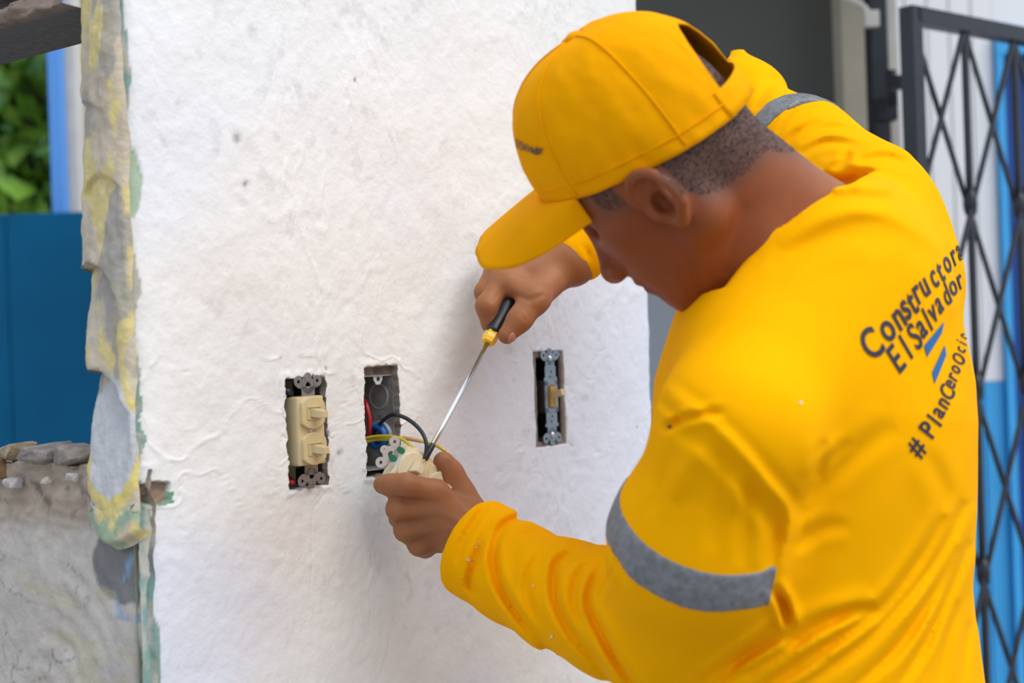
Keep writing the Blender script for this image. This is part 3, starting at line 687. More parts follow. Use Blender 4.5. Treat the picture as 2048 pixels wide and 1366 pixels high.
V_ = [  # valleys (negative) and ridges (positive): polyline, width px, mm
 ([(975, 1008), (955, 1035), (926, 1080), (912, 1125)], 7, -3.0),
 ([(985, 1045), (952, 1115), (938, 1163), (949, 1190)], 8, -4.4),
 ([(1066, 1030), (1010, 1050), (988, 1094), (997, 1167), (1048, 1246), (1112, 1312)], 9, -5.2),
 ([(1150, 1106), (1118, 1122), (1108, 1156), (1113, 1210), (1149, 1275), (1225, 1362)], 9, -5.0),
 ([(1090, 1100), (1055, 1152), (1062, 1217), (1098, 1280)], 9, -2.6),
 ([(1190, 1118), (1156, 1152), (1149, 1203), (1163, 1257)], 8, -3.0),
 ([(1205, 1125), (1176, 1203), (1207, 1275), (1243, 1340), (1290, 1400)], 9, -4.6),
 ([(1230, 1130), (1200, 1190), (1195, 1210)], 6, -1.8), ([(1215, 1080), (1235, 1120), (1250, 1160)], 8, -2),
 ([(1030, 1040), (1050, 1120), (1030, 1170)], 16, 1.6),
 ([(1545, 1170), (1568, 1215), (1580, 1262)], 9, -6), ([(1580, 1262), (1530, 1290), (1470, 1330), (1420, 1380)], 12, -6),
 ([(1560, 1240), (1500, 1290), (1400, 1366)], 9, -3),
 ([(1325, 770), (1450, 870), (1530, 960), (1580, 1030), (1565, 1110), (1556, 1180)], 11, 2.4),
 ([(1325, 860), (1370, 838), (1450, 822)], 8, -3.4), ([(1320, 800), (1352, 830), (1360, 850)], 8, -2.),
 ([(1345, 1000), (1380, 930), (1420, 880)], 24, 2.2), ([(1480, 1130), (1500, 1010), (1505, 950)], 14, -2.2), ([(1420, 1100), (1440, 980), (1450, 930)], 16, -1.6), ([(1300, 1030), (1330, 960), (1350, 900)], 14, -1.4),
 ([(1585, 1035), (1650, 965), (1735, 890), (1790, 850)], 20, -2.0), ([(1320, 835), (1430, 905), (1500, 985), (1548, 1060), (1540, 1140)], 15, -2.8), ([(1585, 1100), (1640, 1060), (1700, 1050)], 14, -1.6),
 ([(1630, 960), (1640, 910), (1650, 880)], 12, -1.6), ([(1600, 1010), (1650, 930), (1700, 880)], 10, -1.5),
 ([(1570, 1290), (1640, 1250), (1750, 1210)], 16, -5), ([(1750, 1215), (1700, 1225), (1660, 1245)], 10, -3),
 ([(1520, 1370), (1640, 1300), (1760, 1220), (1840, 1120), (1890, 1030)], 12, -5.4),
 ([(1600, 1380), (1720, 1290), (1820, 1190), (1890, 1090), (1930, 1000)], 11, -4.4),
 ([(1680, 1400), (1790, 1300), (1860, 1200), (1915, 1090)], 11, -4.0),
 ([(1780, 1400), (1850, 1290), (1900, 1180), (1940, 1080)], 10, -3.4),
 ([(1870, 1400), (1890, 1300), (1915, 1200)], 10, -2.4), ([(1925, 1400), (1930, 1310), (1938, 1240)], 9, -2.2),
 ([(1450, 1370), (1540, 1320), (1620, 1270)], 10, -3.), ([(1490, 1400), (1560, 1360), (1660, 1310)], 9, -2.6),
 ([(1560, 490), (1640, 440), (1720, 420), (1800, 440), (1890, 510)], 16, 2.2), ([(1540, 540), (1600, 500), (1700, 470), (1790, 490)], 20, -1.6),
 ([(1700, 395), (1740, 400), (1790, 400)], 12, -2.), ([(1710, 325), (1770, 315), (1820, 330)], 9, -2.4),
 ([(1715, 356), (1680, 362), (1640, 352)], 8, -4.), ([(1700, 300), (1680, 330), (1640, 345)], 9, -3.0), ([(1720, 290), (1650, 285), (1600, 310)], 8, -2.4), ([(1640, 240), (1590, 270), (1570, 300)], 7, -2.4), ([(1730, 270), (1660, 255), (1600, 285)], 7, -1.6),
 ([(1640, 200), (1590, 215), (1550, 268)], 5, -1.8), ([(1560, 150), (1530, 180), (1510, 220)], 9, -1.6),
 ([(1130, 505), (1160, 540), (1170, 555)], 6, -1.2), ([(1170, 490), (1180, 520)], 6, -1.6),
 ([(1905, 620), (1900, 700), (1915, 800)], 22, -1.5), ([(1850, 900), (1880, 960), (1900, 1020)], 18, -1.6),
]
for pl, w_, a_ in V_: fold(pl, w_, a_*1.5)
def foldmap(p):
    x, y = proj(p); xi = np.clip((x+100)/2, 0, 1137.9); yi = np.clip((y+80)/2, 0, 757.9); a = xi.astype(int); b = yi.astype(int); fx = xi-a; fy = yi-b
    return DM[b, a]*(1-fx)*(1-fy)+DM[b, a+1]*fx*(1-fy)+DM[b+1, a]*(1-fx)*fy+DM[b+1, a+1]*fx*fy
def build_shirt(s, extra=0.):
    s.chain([P(1655, 1640, 1.37), P(1640, 1400, 1.34), P(1622, 1180, 1.33), P(1622, 1000, 1.31), P(1628, 800, 1.285), P(1650, 640, 1.285)], [.180+extra, .168+extra, .155+extra, .160+extra, .152+extra, .132+extra], .06, ax=NW, sq=1.28)
    s.cone(P(1635, 560, 1.28), .080+extra, P(1545, 425, 1.24), .074+extra, .02)
    s.cone(P(1478, 850, 1.12), .060+extra, P(1610, 610, 1.24), .080+extra, .05)
    s.cone(P(1795, 590, 1.395), .060+extra, P(1760, 760, 1.36), .07+extra, .05); s.cone(P(1742, 480, 1.42), .074+extra, P(1640, 590, 1.28), .090+extra, .05)
    s.chain([P(1472, 860, 1.12), P(1400, 1085, 1.165), P(1350, 1262, 1.235)], [.060+extra, .0715+extra, .064+extra], .025)
    s.chain([P(1345, 1258, 1.235), P(1230, 1225, 1.29), P(1130, 1192, 1.335), P(1035, 1146, 1.385), P(956, 1098, 1.418), P(938, 1088, 1.426)], [.062+extra, .056+extra, .050+extra, .0475+extra, .046+extra, .046+extra], .016)
    s.chain([P(1720, 414, 1.42), P(1606, 304, 1.50), P(1488, 208, 1.585)], [.069+extra, .051+extra, .038+extra], .03)
    s.cone(P(1490, 180, 1.60), .034+extra, P(1476, 108, 1.62), .008+extra, .03)
    s.chain([P(1490, 205, 1.60), P(1300, 340, 1.59), P(1158, 506, 1.565)], [.042+extra, .040+extra, .032+extra], .02)
NA = P(1600, 452, 1.26); NAx = (hd(0, -32, -8)-NA); NAx /= np.linalg.norm(NAx)
def cap_plane(pt, nrm):   # removes everything beyond a plane (positive side) near a limb end
    pt = np.asarray(pt, np.float32); nrm = np.asarray(nrm, np.float32)/np.linalg.norm(nrm)
    return lambda p, R=None: -((p-pt) @ nrm)
def end_cut(s, pt, nrm, R, hole, hr, depth):
    pt = np.asarray(pt, np.float32); n_ = np.asarray(nrm, np.float32); n_ = n_/np.linalg.norm(n_)
    def f(p):       # inside of the removed region < 0 : beyond plane and within R of the end
        q = p-pt; a = -(q @ n_); return np.maximum(a, np.sqrt((q*q).sum(1))-R)
    s.fn(f, .004); s.cone(pt-n_*depth, hr*.8, pt+n_*.05, hr*1.12, .004, True)
lw_dir = P(905, 1072, 1.432)-P(1030, 1140, 1.385)
rw_dir = P(1135, 545, 1.56)-P(1300, 340, 1.59)
def finish_shirt(s):
    end_cut(s, P(947, 1094, 1.422), lw_dir, .10, None, .040, .03)
    end_cut(s, P(1140, 528, 1.563), rw_dir, .09, None, .030, .02)
    # neckline: cut by the collar plane round the neck and hollow
    hp = P(1400, 300, 1.19); a0 = P(1650, 490, 1.29).astype(np.float32); ab = (P(1430, 290, 1.18)-P(1650, 490, 1.29)).astype(np.float32)
    def neckcut(p):
        q = p-a0; t = np.clip((q @ ab)/(ab @ ab), 0, 1.3); rad = np.sqrt(((q-t[:, None]*ab)**2).sum(1))
        d = rad-.112
        ds = []
        for A_, B2 in (((1715, 362), (1530, 455)), ((1545, 432), (1438, 594)), ((1440, 592), (1345, 690))):
            n_ = np.cross(ray(*A_), ray(*B2)); n_ /= np.linalg.norm(n_); n_ *= np.sign((hp-CAM) @ n_); ds.append(-((p-CAM.astype(np.float32)) @ n_.astype(np.float32)))
        return np.maximum(d, np.minimum(ds[0], np.maximum(ds[1], ds[2])))
    s.fn(neckcut, .004); s.cone(P(1612, 505, 1.27), .057, P(1500, 380, 1.215), .061, .004, True)
    s.post = lambda p, d: d - foldmap(p)*.001 - (fbm(p[:, 0]*14, p[:, 1]*14, p[:, 2]*9, 77, 2)-.5).astype(np.float32)*.005
shirt = SDF(); build_shirt(shirt); finish_shirt(shirt)
V, F = shirt.mesh((-.12, .92, .78), (.62, 1.78, 1.62), .0027)
s_o = mesh_obj('shirt', V, F, M['yellow'], person)
shirtV, shirtF = V, F
CN = np.cross(ray(1566, 1080), ray(1535, 1225)); CN *= np.sign(CN[0])/np.linalg.norm(CN); CN = CN.astype(np.float32)      # plane of the armpit, where the tape ends
# reflective bands
def band(name, a, ax, half, R, clip, box):
    b = SDF(); build_shirt(b, .0012); finish_shirt(b); a = np.asarray(a, np.float32); ax = np.asarray(ax, np.float32); ax = ax/np.linalg.norm(ax)
    pst = b.post
    def post(p, d):
        d = pst(p, d); q = p-a; t = q @ ax; rad = np.sqrt(np.maximum((q*q).sum(1)-t*t, 0))
        rr = np.maximum(np.abs(t + (fbm(p[:, 0]*12, p[:, 1]*12, p[:, 2]*12, 7, 2)-.5)*.010)-half, rad-R)
        d = np.maximum(d, rr)
        if clip: d = np.maximum(d, (p-CAM.astype(np.float32)) @ CN)
        return d
    b.post = post; lo, hi = box; Vb, Fb = b.mesh(lo, hi, .0022); return mesh_obj(name, Vb, Fb, M['reflect'], s_o)
lo = np.minimum(LS, LE)-.12; hi = np.maximum(LS, LE)+.12
ba = P(1400, 1045, 1.165); bx = P(1345, 1262, 1.235)-P(1465, 850, 1.11)
band('reflective_band', ba, bx, .0165, .105, True, (ba-.12, ba+.12))
bb = P(1570, 290, 1.515); band('reflective_band', bb, P(1500, 190, 1.585)-P(1735, 430, 1.42), .015, .085, False, (bb-.1, bb+.1))

# ------------------------------------------------------------------ lettering laid on the cloth
def bvh_of(o): 
    me = o.data; mw = [tuple(v.co) for v in me.vertices]; return BVHTree.FromPolygons(mw, [tuple(p.vertices) for p in me.polygons])
bv = bvh_of(s_o)
def cast(bv, px, py, off=.0009):
    r = Vector(ray(px, py)).normalized(); h = bv.ray_cast(Vector(CAM), r)
    if h[0] is None: return None
    n = h[1]; n = n if n.dot(r) < 0 else -n; return h[0]+n*off
_gl = {}
def glyph(ch, bold):
    if (ch, bold) in _gl: return _gl[(ch, bold)]
    cu = bpy.data.curves.new('glyph', 'FONT'); cu.body = ch; cu.size = 1; cu.offset = bold; cu.resolution_u = 4; cu.fill_mode = 'FRONT'
    ob = bpy.data.objects.new('glyph', cu); link(ob); bpy.context.view_layer.update()
    me = bpy.data.meshes.new_from_object(ob.evaluated_get(bpy.context.evaluated_depsgraph_get()))
    bm = bmesh.new(); bm.from_mesh(me); bpy.data.objects.remove(ob); bpy.data.meshes.remove(me)
    bmesh.ops.remove_doubles(bm, verts=bm.verts[:], dist=1e-4); bmesh.ops.triangulate(bm, faces=bm.faces[:])
    for _ in range(2):
        es = [e for e in bm.edges if e.calc_length() > .22]
        if es: bmesh.ops.subdivide_edges(bm, edges=es, cuts=1); bmesh.ops.triangulate(bm, faces=bm.faces[:])
    v = np.array([x.co[:2] for x in bm.verts]); f = [tuple(x.index for x in q.verts) for q in bm.faces]; bm.free()
    _gl[(ch, bold)] = (v, f); return v, f
def letters(name, specs, mt, bold, bvh, parent, off=.0009):
    """specs: (char, centre px, tangent vector px (width of glyph box .6em), up vector px (x-height centre to cap))"""
    VV, FF = [], []
    for ch, c, tx, up in specs:
        v, f = glyph(ch, bold); x0, x1 = v[:, 0].min(), v[:, 0].max(); cx = (x0+x1)/2
        pts = []
        for a, b in v:
            q = np.array(c)+np.array(tx)*(a-cx)+np.array(up)*(b-.25 if ch.islower() and ch not in 'ldt' else b-.35)
            pts.append(cast(bvh, q[0], q[1], off))
        base = len(VV); ok = [q is not None for q in pts]; VV += [tuple(q) if q is not None else (0, 0, 0) for q in pts]
        for t_ in f:
            if all(ok[i] for i in t_):
                a, b, c3 = [Vector(VV[base+i]) for i in t_]
                if max((a-b).length, (b-c3).length) < .05: FF.append(tuple(base+i for i in t_))
    used = sorted({i for f in FF for i in f}); mp = {i: k for k, i in enumerate(used)}
    return mesh_obj(name, [VV[i] for i in used], [tuple(mp[i] for i in f) for f in FF], M[mt], parent, smooth=False)
def line(chars, centres, h, wd, tilt):
    """h: cap height px (em scaled) at both ends, wd: glyph width scale, tilt: up-vector angle in degrees at both ends"""
    out = []; n = len(chars)
    for i, ch in enumerate(chars):
        a = np.array(centres[max(i-1, 0)], float); b = np.array(centres[min(i+1, n-1)], float); t = (b-a)/np.linalg.norm(b-a)
        k = i/(n-1); hh = h[0]*(1-k)+h[1]*k; ww = wd[0]*(1-k)+wd[1]*k; an = math.radians(tilt[0]*(1-k)+tilt[1]*k)
        out.append((ch, centres[i], t*ww, np.array([math.cos(an), -math.sin(an)])*hh))
    return out
pr = letters('lettering', line('Constructora', [(1741, 686), (1774, 660), (1797, 637), (1810, 618), (1821, 602), (1834, 587), (1848, 574), (1867, 557), (1878, 540), (1893, 528), (1907, 514), (1917, 504)],
    (84, 60), (58, 23), (122, 108)), 'print', .022, bv, s_o)
letters('lettering', line('ElSalvador', [(1791, 716), (1810, 693), (1828, 672), (1842, 656), (1853, 638), (1865, 627), (1877, 609), (1891, 588), (1905, 575), (1919, 562)],
    (78, 56), (50, 30), (122, 108)), 'print', .018, bv, s_o)
letters('lettering', line('#PlanCeroOcio', [(1830, 893), (1855, 858), (1867, 840), (1876, 824), (1886, 806), (1893, 784), (1899, 768), (1905, 753), (1910, 738), (1916, 717), (1921, 699), (1924, 686), (1927, 672)],
    (56, 34), (46, 16), (140, 150)), 'print', .018, bv, s_o)
def quad_print(name, q, mt, n=6):
    V = []; q = [np.array(a, float) for a in q]
    for i in range(n+1):
        for j in range(n+1):
            s, t = i/n, j/n; c = (q[0]*(1-s)+q[1]*s)*(1-t)+(q[3]*(1-s)+q[2]*s)*t; h = cast(bv, c[0], c[1]); V.append(tuple(h) if h else (0, 0, 0))
    F = [(i*(n+1)+j, (i+1)*(n+1)+j, (i+1)*(n+1)+j+1, i*(n+1)+j+1) for i in range(n) for j in range(n)]
    return mesh_obj(name, V, F, M[mt], s_o)
quad_print('flag_bar', [(1847, 691), (1887, 643), (1882, 666), (1853, 714)], 'print_blue'); quad_print('flag_bar', [(1863, 744), (1888, 690), (1891, 710), (1868, 768)], 'print_blue')

def speck(px, py, rr, mt, name='paint_speck', par=None, n=9):
    pts = [cast(bv, px+rr*math.cos(2*math.pi*i/n)*(1+.3*math.sin(i*2.3)), py+rr*math.sin(2*math.pi*i/n), .0011) for i in range(n)]
    if all(q is not None for q in pts): mesh_obj(name, [tuple(q) for q in pts], [tuple(range(n))], M[mt], s_o, smooth=False)
for q in ((1600, 806, 3), (958, 1084, 2), (951, 1094, 2.5), (937, 1119, 2.5), (1068, 1172, 2), (1105, 1272, 3), (1340, 853, 5)): speck(*q, 'print' if q[2] == 5 else 'postw')
# thumbnail of the right hand
nl = P(1016, 667, 1.494); nd = P(1014, 670, 1.494)-P(1042, 640, 1.498); nd /= np.linalg.norm(nd); no_ = np.array([.75, -.55, -.35]); no_ -= nd*(no_ @ nd); no_ /= np.linalg.norm(no_)
bm = bmesh.new(); bmesh.ops.create_uvsphere(bm, u_segments=14, v_segments=10, radius=1, matrix=frame(nl+no_*.0078, np.cross(nd, no_), nd, no_) @ Matrix.Diagonal((.0062, .0075, .0022, 1))); bm_obj('fingernail', bm, M['nail'], person, True)

# ------------------------------------------------------------------ cap
cap = link(bpy.data.objects.new('cap', None)); cap.parent = person; cap.matrix_parent_inverse = Matrix.Translation(-person.location); cap['label'] = 'yellow baseball cap with open back strap'
def edge_z(a):      # lower edge height round the head, a=0 left, 90 front, 270 back
    return 30 + 8*math.sin(math.radians(a)) if math.sin(math.radians(a)) > 0 else 30 + 20*math.sin(math.radians(a))*-.0 - 12*(-math.sin(math.radians(a)))
def dome(a, t):      # t 0 edge .. 1 crown
    ar = math.radians(a); ph_ = t*math.pi/2; c = math.cos(ph_)**.72; ez = edge_z(a)
    fy = 1.0 if math.sin(ar) < 0 else 1.0
    x = 83*c*math.cos(ar); y = -6 + (98 if math.sin(ar) > 0 else 99)*c*math.sin(ar)*fy
    z = ez + (137-ez)*math.sin(ph_)**1.0
    if math.sin(ar) > 0: y += 6*math.sin(ar)*math.sin(ph_*2)
    ca, sa = math.cos(ar)*2.6, math.sin(ar)*2.6; r_ = (float(fbm(ca, sa, t*3, 88, 3))-.5)*7 + (float(fbm(ca*2.6, sa*2.6, t*7, 98, 2))-.5)*3.6*(1-t)
    L = math.hypot(x, y+6)+1e-6; x += r_*x/L; y += r_*(y+6)/L
    seam = min(abs((a-90+30) % 60-30), 60)  # nothing sharp, seams are separate strips
    return (x, y, z)
NA_, NT = 180, 40; Vc = []; Fc = []
def arch(a):
    d = abs(((a-270+180) % 360)-180)/26
    return .48*math.sqrt(max(0, 1-d*d)) if d < 1 else 0
for i in range(NA_):
    a = i*360/NA_; t0 = arch(a)
    for j in range(NT+1): Vc.append(cp(*dome(a, t0+(1-t0)*j/NT)))
for i in range(NA_):
    for j in range(NT):
        i2 = (i+1) % NA_; Fc.append((i*(NT+1)+j, i2*(NT+1)+j, i2*(NT+1)+j+1, i*(NT+1)+j+1))
crown = mesh_obj('crown', Vc, Fc, M['capcloth'], cap)
sm = crown.modifiers.new('thickness', 'SOLIDIFY'); sm.thickness = .0018; sm.offset = 1
# strap across the opening
Vs, Fs = [], []; angs = np.linspace(238, 302, 24)
for a in angs:
    for j in range(4):
        q = dome(a, .0+.13*j/3); Vs.append(cp(q[0]*1.012, q[1]*1.012, q[2]+1))
for i in range(len(angs)-1):
    for j in range(3): Fs.append((i*4+j, (i+1)*4+j, (i+1)*4+j+1, i*4+j+1))
st = mesh_obj('strap', Vs, Fs, M['capcloth'], cap); sm = st.modifiers.new('thickness', 'SOLIDIFY'); sm.thickness = .002; sm.offset = 1
for a in (30, 90, 150, 210, 330):
    tube_obj('seam', [cp(*[c*1.004 for c in dome(a, t)]) for t in np.linspace(.02, .97, 14)], .0009, M['capcloth'], cap, 6, 2)
tube_obj('seam', [cp(dome(a, .0)[0]*1.006, dome(a, 0)[1]*1.006, dome(a, 0)[2]+14) for a in np.linspace(-58, 238, 50)], .0007, M['capcloth'], cap, 6, 0)
bm = bmesh.new(); bmesh.ops.create_uvsphere(bm, u_segments=16, v_segments=8, radius=.008, matrix=frame(cp(*dome(0, 1)), Lc, Fc_, Tc) @ Matrix.Scale(.5, 4, (0, 0, 1))); bm_obj('button', bm, M['capcloth'], cap, True)
# brim
Vb, Fb = [], []; nb1, nb2 = 48, 14
for i in range(nb1+1):
    s = (i/nb1*2-1); a = 90 + s*(65 if s > 0 else 57)
    x0, y0, z0 = dome(a, 0)
    for j in range(nb2+1):
        t = j/nb2; ln = 85*math.sqrt(max(0, 1-abs(s)**4.5))
        x = x0*(1+.02*t*0) + (s*-5*t if False else -s*-4*t*(1-abs(s))); y = y0 + ln*t; z = z0 + 1 - .0024*(x*x)*t*ln/88 - 10*t - 3*t*t - .16*x*t
        Vb.append(cp(x, y, z))
for i in range(nb1):
    for j in range(nb2): Fb.append((i*(nb2+1)+j, i*(nb2+1)+j+1, (i+1)*(nb2+1)+j+1, (i+1)*(nb2+1)+j))
br = mesh_obj('brim', Vb, Fb, M['capcloth'], cap); sm = br.modifiers.new('thickness', 'SOLIDIFY'); sm.thickness = .0035; sm.offset = 0
cbv = bvh_of(crown)
letters('lettering', line('ElSalvador', [(1036, 286), (1040, 288), (1045, 291), (1051, 293), (1056, 295), (1061, 297), (1067, 299), (1073, 300), (1079, 301), (1085, 301)], (24, 24), (10, 16), (95, 85)), 'print', .02, cbv, cap, .0014)

# trousers and boots below the frame
tr = SDF(); lat = DU
k1, k2 = HIP-lat*.10, HIP+lat*.10
f1 = np.array([k1[0]+.04, k1[1]-.02, .10]); f2 = np.array([k2[0]+.06, k2[1], .10])
tr.cone(HIP+np.array([0, 0, .02]), .160, HIP-np.array([0, 0, .06]), .150, .05, ax=NW, sq=1.3)
for a, b in ((k1, f1), (k2, f2)):
    kn = (a+b)/2 + np.array([-.03, .02, 0]); tr.chain([a, kn, b], [.09, .07, .06], .03)
V, F = tr.mesh(np.minimum(f1, k1)-.3, np.maximum(f2, k2)+.3, .008); V = V[:]; mesh_obj('trousers', V, F, M['trousers'], person)
for f_ in (f1, f2):
    b = SDF(); g = np.array([f_[0], f_[1], .0]); d_ = -NW
    b.cone(g+[0, 0, .10], .05, g+[0, 0, .045], .05, .02); b.cone(g+[0, 0, .042], .042, g+d_*.15+[0, 0, .038], .038, .02)
    fl = lambda p: p[:, 2].astype(np.float32); b.fn(fl, .004)
    V, F = b.mesh(g-.15+[0, 0, .13], g+.25, .006); mesh_obj('boot', V, F, M['shoe'], person)

# ------------------------------------------------------------------ electrical boxes, switches, wires
ZV = np.array([0, 0, 1.])
def wfr(u, z, w=0.): return frame(wp(u, z, w), DU, ZV, NW)     # local x along wall, y up, z out of wall
def junction_box(u0, u1, z0, z1, label, dark, depth=.048, front=-.006, knock=True):
    cu, cz = (u0+u1)/2, (z0+z1)/2; t = thing('junction_box', label, 'junction box', tuple(wp(cu, cz, front-depth)), 'wall boxes')
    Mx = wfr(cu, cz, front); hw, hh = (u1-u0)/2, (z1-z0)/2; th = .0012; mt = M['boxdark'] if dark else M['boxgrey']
    bm = bmesh.new(); add_box(bm, (-hw, -hh, -depth), (hw, hh, -depth+th), Mx); bm_obj('back_plate', bm, mt, t)
    for nm, lo, hi in (('side_plate', (-hw, -hh, -depth), (-hw+th, hh, 0)), ('side_plate', (hw-th, -hh, -depth), (hw, hh, 0)), ('end_plate', (-hw, hh-th, -depth), (hw, hh, 0)), ('end_plate', (-hw, -hh, -depth), (hw, -hh+th, 0))):
        bm = bmesh.new(); add_box(bm, lo, hi, Mx); bm_obj(nm, bm, mt, t)
    return t, Mx, hw, hh
def ears(bm, yb, sgn, Mx, z=0., w=.031, th=.0012, hook=True):
    """one strap end: centre tab with round plaster ears. yb = y where tab leaves the device, sgn = outward direction"""
    f = lambda y: yb+sgn*y
    add_box(bm, (-.0085, min(f(-.002), f(.010)), z), (.0085, max(f(-.002), f(.010)), z+th), Mx)
    add_ringplate(bm, 0, f(.011), .0085, .0032, z, z+th, Mx)
    for s in (-1, 1):
        add_ringplate(bm, s*.0125, f(.015), .0055, .0018, z+.0002, z+th+.0002, Mx)
        add_box(bm, (min(s*.004, s*.013), min(f(.0085), f(.0125)), z-.0001), (max(s*.004, s*.013), max(f(.0085), f(.0125)), z+th-.0001), Mx)
    add_ringplate(bm, 0, f(.019), .0045, .0014, z+.0003, z+th+.0003, Mx)
def duplex_switch(t, Mx, mt, zm, up=1):
    """double toggle combination switch, 33 x 68 mm, local z is the face normal"""
    bm = bmesh.new(); add_box(bm, (-.0175, -.0335, -.022), (.0175, .0335, .004), Mx, .0025); b = bm_obj('housing', bm, M[mt], t)
    bm = bmesh.new(); ears(bm, .033, 1, Mx, .0005); bm_obj('mounting_strap', bm, M[zm], t)
    bm = bmesh.new(); ears(bm, -.033, -1, Mx, .0005); bm_obj('mounting_strap', bm, M[zm], t)
    for y in (.0175, -.0175):
        T_ = Mx @ Matrix.Translation((0, y, .004))
        poly = []
        for i in range(28):
            a = 2*math.pi*i/28; x, yy = .0185*math.cos(a), .0160*math.sin(a); x = max(-.0150, min(.0155, x)); poly.append((x, yy))
        bm = bmesh.new(); add_prism(bm, poly, -.001, .0042, T_, .0010); rz = bm_obj('toggle_collar', bm, M[mt], t)
        bm = bmesh.new()
        for lo, hi in (((-.008, .0052, .0036), (.009, .0062, .0054)), ((-.008, -.0062, .0036), (.009, -.0052, .0054)), ((-.0090, -.0062, .0036), (-.008, .0062, .0054))): add_box(bm, lo, hi, T_)
        bm_obj('toggle_frame', bm, M[mt], rz)
        bm = bmesh.new(); L = Matrix.Rotation(math.radians(12), 4, 'X')
        poly = [(-.0052, -.0042), (.0052, -.0042), (.0052, .0042), (-.0052, .0042)]
        a = [bm.verts.new(T_ @ Vector((x, y2, .003))) for x, y2 in poly]; c = [bm.verts.new(T_ @ Vector((x*.78+.0025, y2*.80+up*.002, .0175))) for x, y2 in poly]
        bm.faces.new(c)
        for i in range(4): bm.faces.new((a[i], a[(i+1) % 4], c[(i+1) % 4], c[i]))
        bmesh.ops.bevel(bm, geom=bm.edges[:], offset=.0006, segments=2, affect='EDGES'); bm_obj('toggle', bm, M[mt], t)
    bm = bmesh.new(); add_lathe(bm, [(.0028, .0035), (.0028, .0048), (.0018, .0056), (.0004, .0058)], Mx, 16); s = bm_obj('screw', bm, M['steel'], t, True)
    bm = bmesh.new(); add_box(bm, (-.0024, -.0003, .0055), (.0024, .0003, .0060), Mx); bm_obj('screw_slot', bm, M['boxdark'], s)
# left box and its fitted switch
u, z = wall_uv(613, 862)
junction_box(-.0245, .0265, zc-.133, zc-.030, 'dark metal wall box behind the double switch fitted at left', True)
u, z = wall_uv(616, 861, .004)
t = thing('double_toggle_switch', 'ivory double toggle switch fitted in the leftmost wall opening', 'switch', tuple(wp(u, z, -.02)), 'ivory double toggle switches')
duplex_switch(t, wfr(u+.001, z, .004) @ Matrix.Rotation(math.radians(.5), 4, 'Z'), 'ivory', 'zinc', -1)
Vt, Ft = tube([wp(-.022, zc-.034, -.03), wp(-.020, zc-.040, -.006), wp(-.014, zc-.042, -.005), wp(-.006, zc-.043, -.02)], .0035)
tag(mesh_obj('wire', Vt, Ft, M['wire_black']), 'dark blue-black wire loop at upper left of the fitted ivory switch', 'wire', 'wires in the boxes')
Vt, Ft = tube([wp(-.020, zc-.125, -.04), wp(-.016, zc-.129, -.008), wp(-.010, zc-.128, -.012), wp(.0, zc-.120, -.04)], .0024)
tag(mesh_obj('wire', Vt, Ft, M['wire_red']), 'bit of dark red wire below the fitted ivory switch', 'wire', 'wires in the boxes')
# middle, empty box
t, Mx, hw, hh = junction_box(.0832, .1322, zc-.128, zc-.030, 'open grey metal wall box with knockout disc and wires coming out', False)
bx_c = ((.0832+.1322)/2, zc-.079)
SIDEP = .1318
def on_side(px, py):      # point of the right side plate behind a pixel: depth behind the wall face, height
    r = ray(px, py); c = wp(SIDEP, 0); t = ((c-CAM) @ DU)/(r @ DU); p = CAM + r*t; return (p-c) @ NW, p[2]
def sfr(w, z): return frame(wp(SIDEP, z, w), NW, ZV, -DU)
kw, kz = on_side(759, 792)
bm = bmesh.new(); Mk = sfr(kw, kz); add_ringplate(bm, 0, 0, .0138, .0120, 0, .0020, Mk, 32); bm_obj('knockout_rim', bm, M['zinc_white'], t, False)
bm = bmesh.new(); add_lathe(bm, [(.0120, 0), (.0118, .0009), (.0095, .0007), (.0001, .0007)], Mk, 32); bm_obj('knockout_disc', bm, M['boxgrey'], t, True)
ku, kz = wall_uv(756, 752, -.008)
bm = bmesh.new(); Mk = wfr(ku, kz, -.008); add_prism(bm, [(-.008, .009), (.008, .009), (.0065, -.004), (.003, -.009), (-.003, -.009), (-.0065, -.004)], -.0014, 0, Mk, .0003)
tb = bm_obj('screw_tab', bm, M['zinc_white'], t); bm = bmesh.new(); add_lathe(bm, [(.0022, .0000), (.0022, .0003), (.0001, .0003)], wfr(ku, kz-.003, -.0078), 16); bm_obj('screw_hole', bm, M['boxdark'], tb)
bm = bmesh.new(); a = wfr((.0832+.1322)/2, zc-.026, -.010); add_box(bm, (-.022, -.005, -.004), (.024, .007, .002), a, .0012); bm_obj('mortar_edge', bm, M['mortar'], t)
kw, kz = on_side(764, 870)
tc_ = thing('conduit_connector', 'blue plastic conduit end inside the open middle wall box', 'conduit', tuple(wp(SIDEP, kz, kw)))
Mk = sfr(kw, kz) @ Matrix.Rotation(math.radians(8), 4, 'X')
bm = bmesh.new(); add_ringplate(bm, 0, 0, .0132, .0088, 0, .011, Mk, 28); bm_obj('sleeve', bm, M['blue_plastic'], tc_, True)
bm = bmesh.new(); add_ringplate(bm, 0, 0, .0158, .0134, 0, .004, Mk, 28); o = bm_obj('locknut', bm, M['zinc_white'], tc_, False)
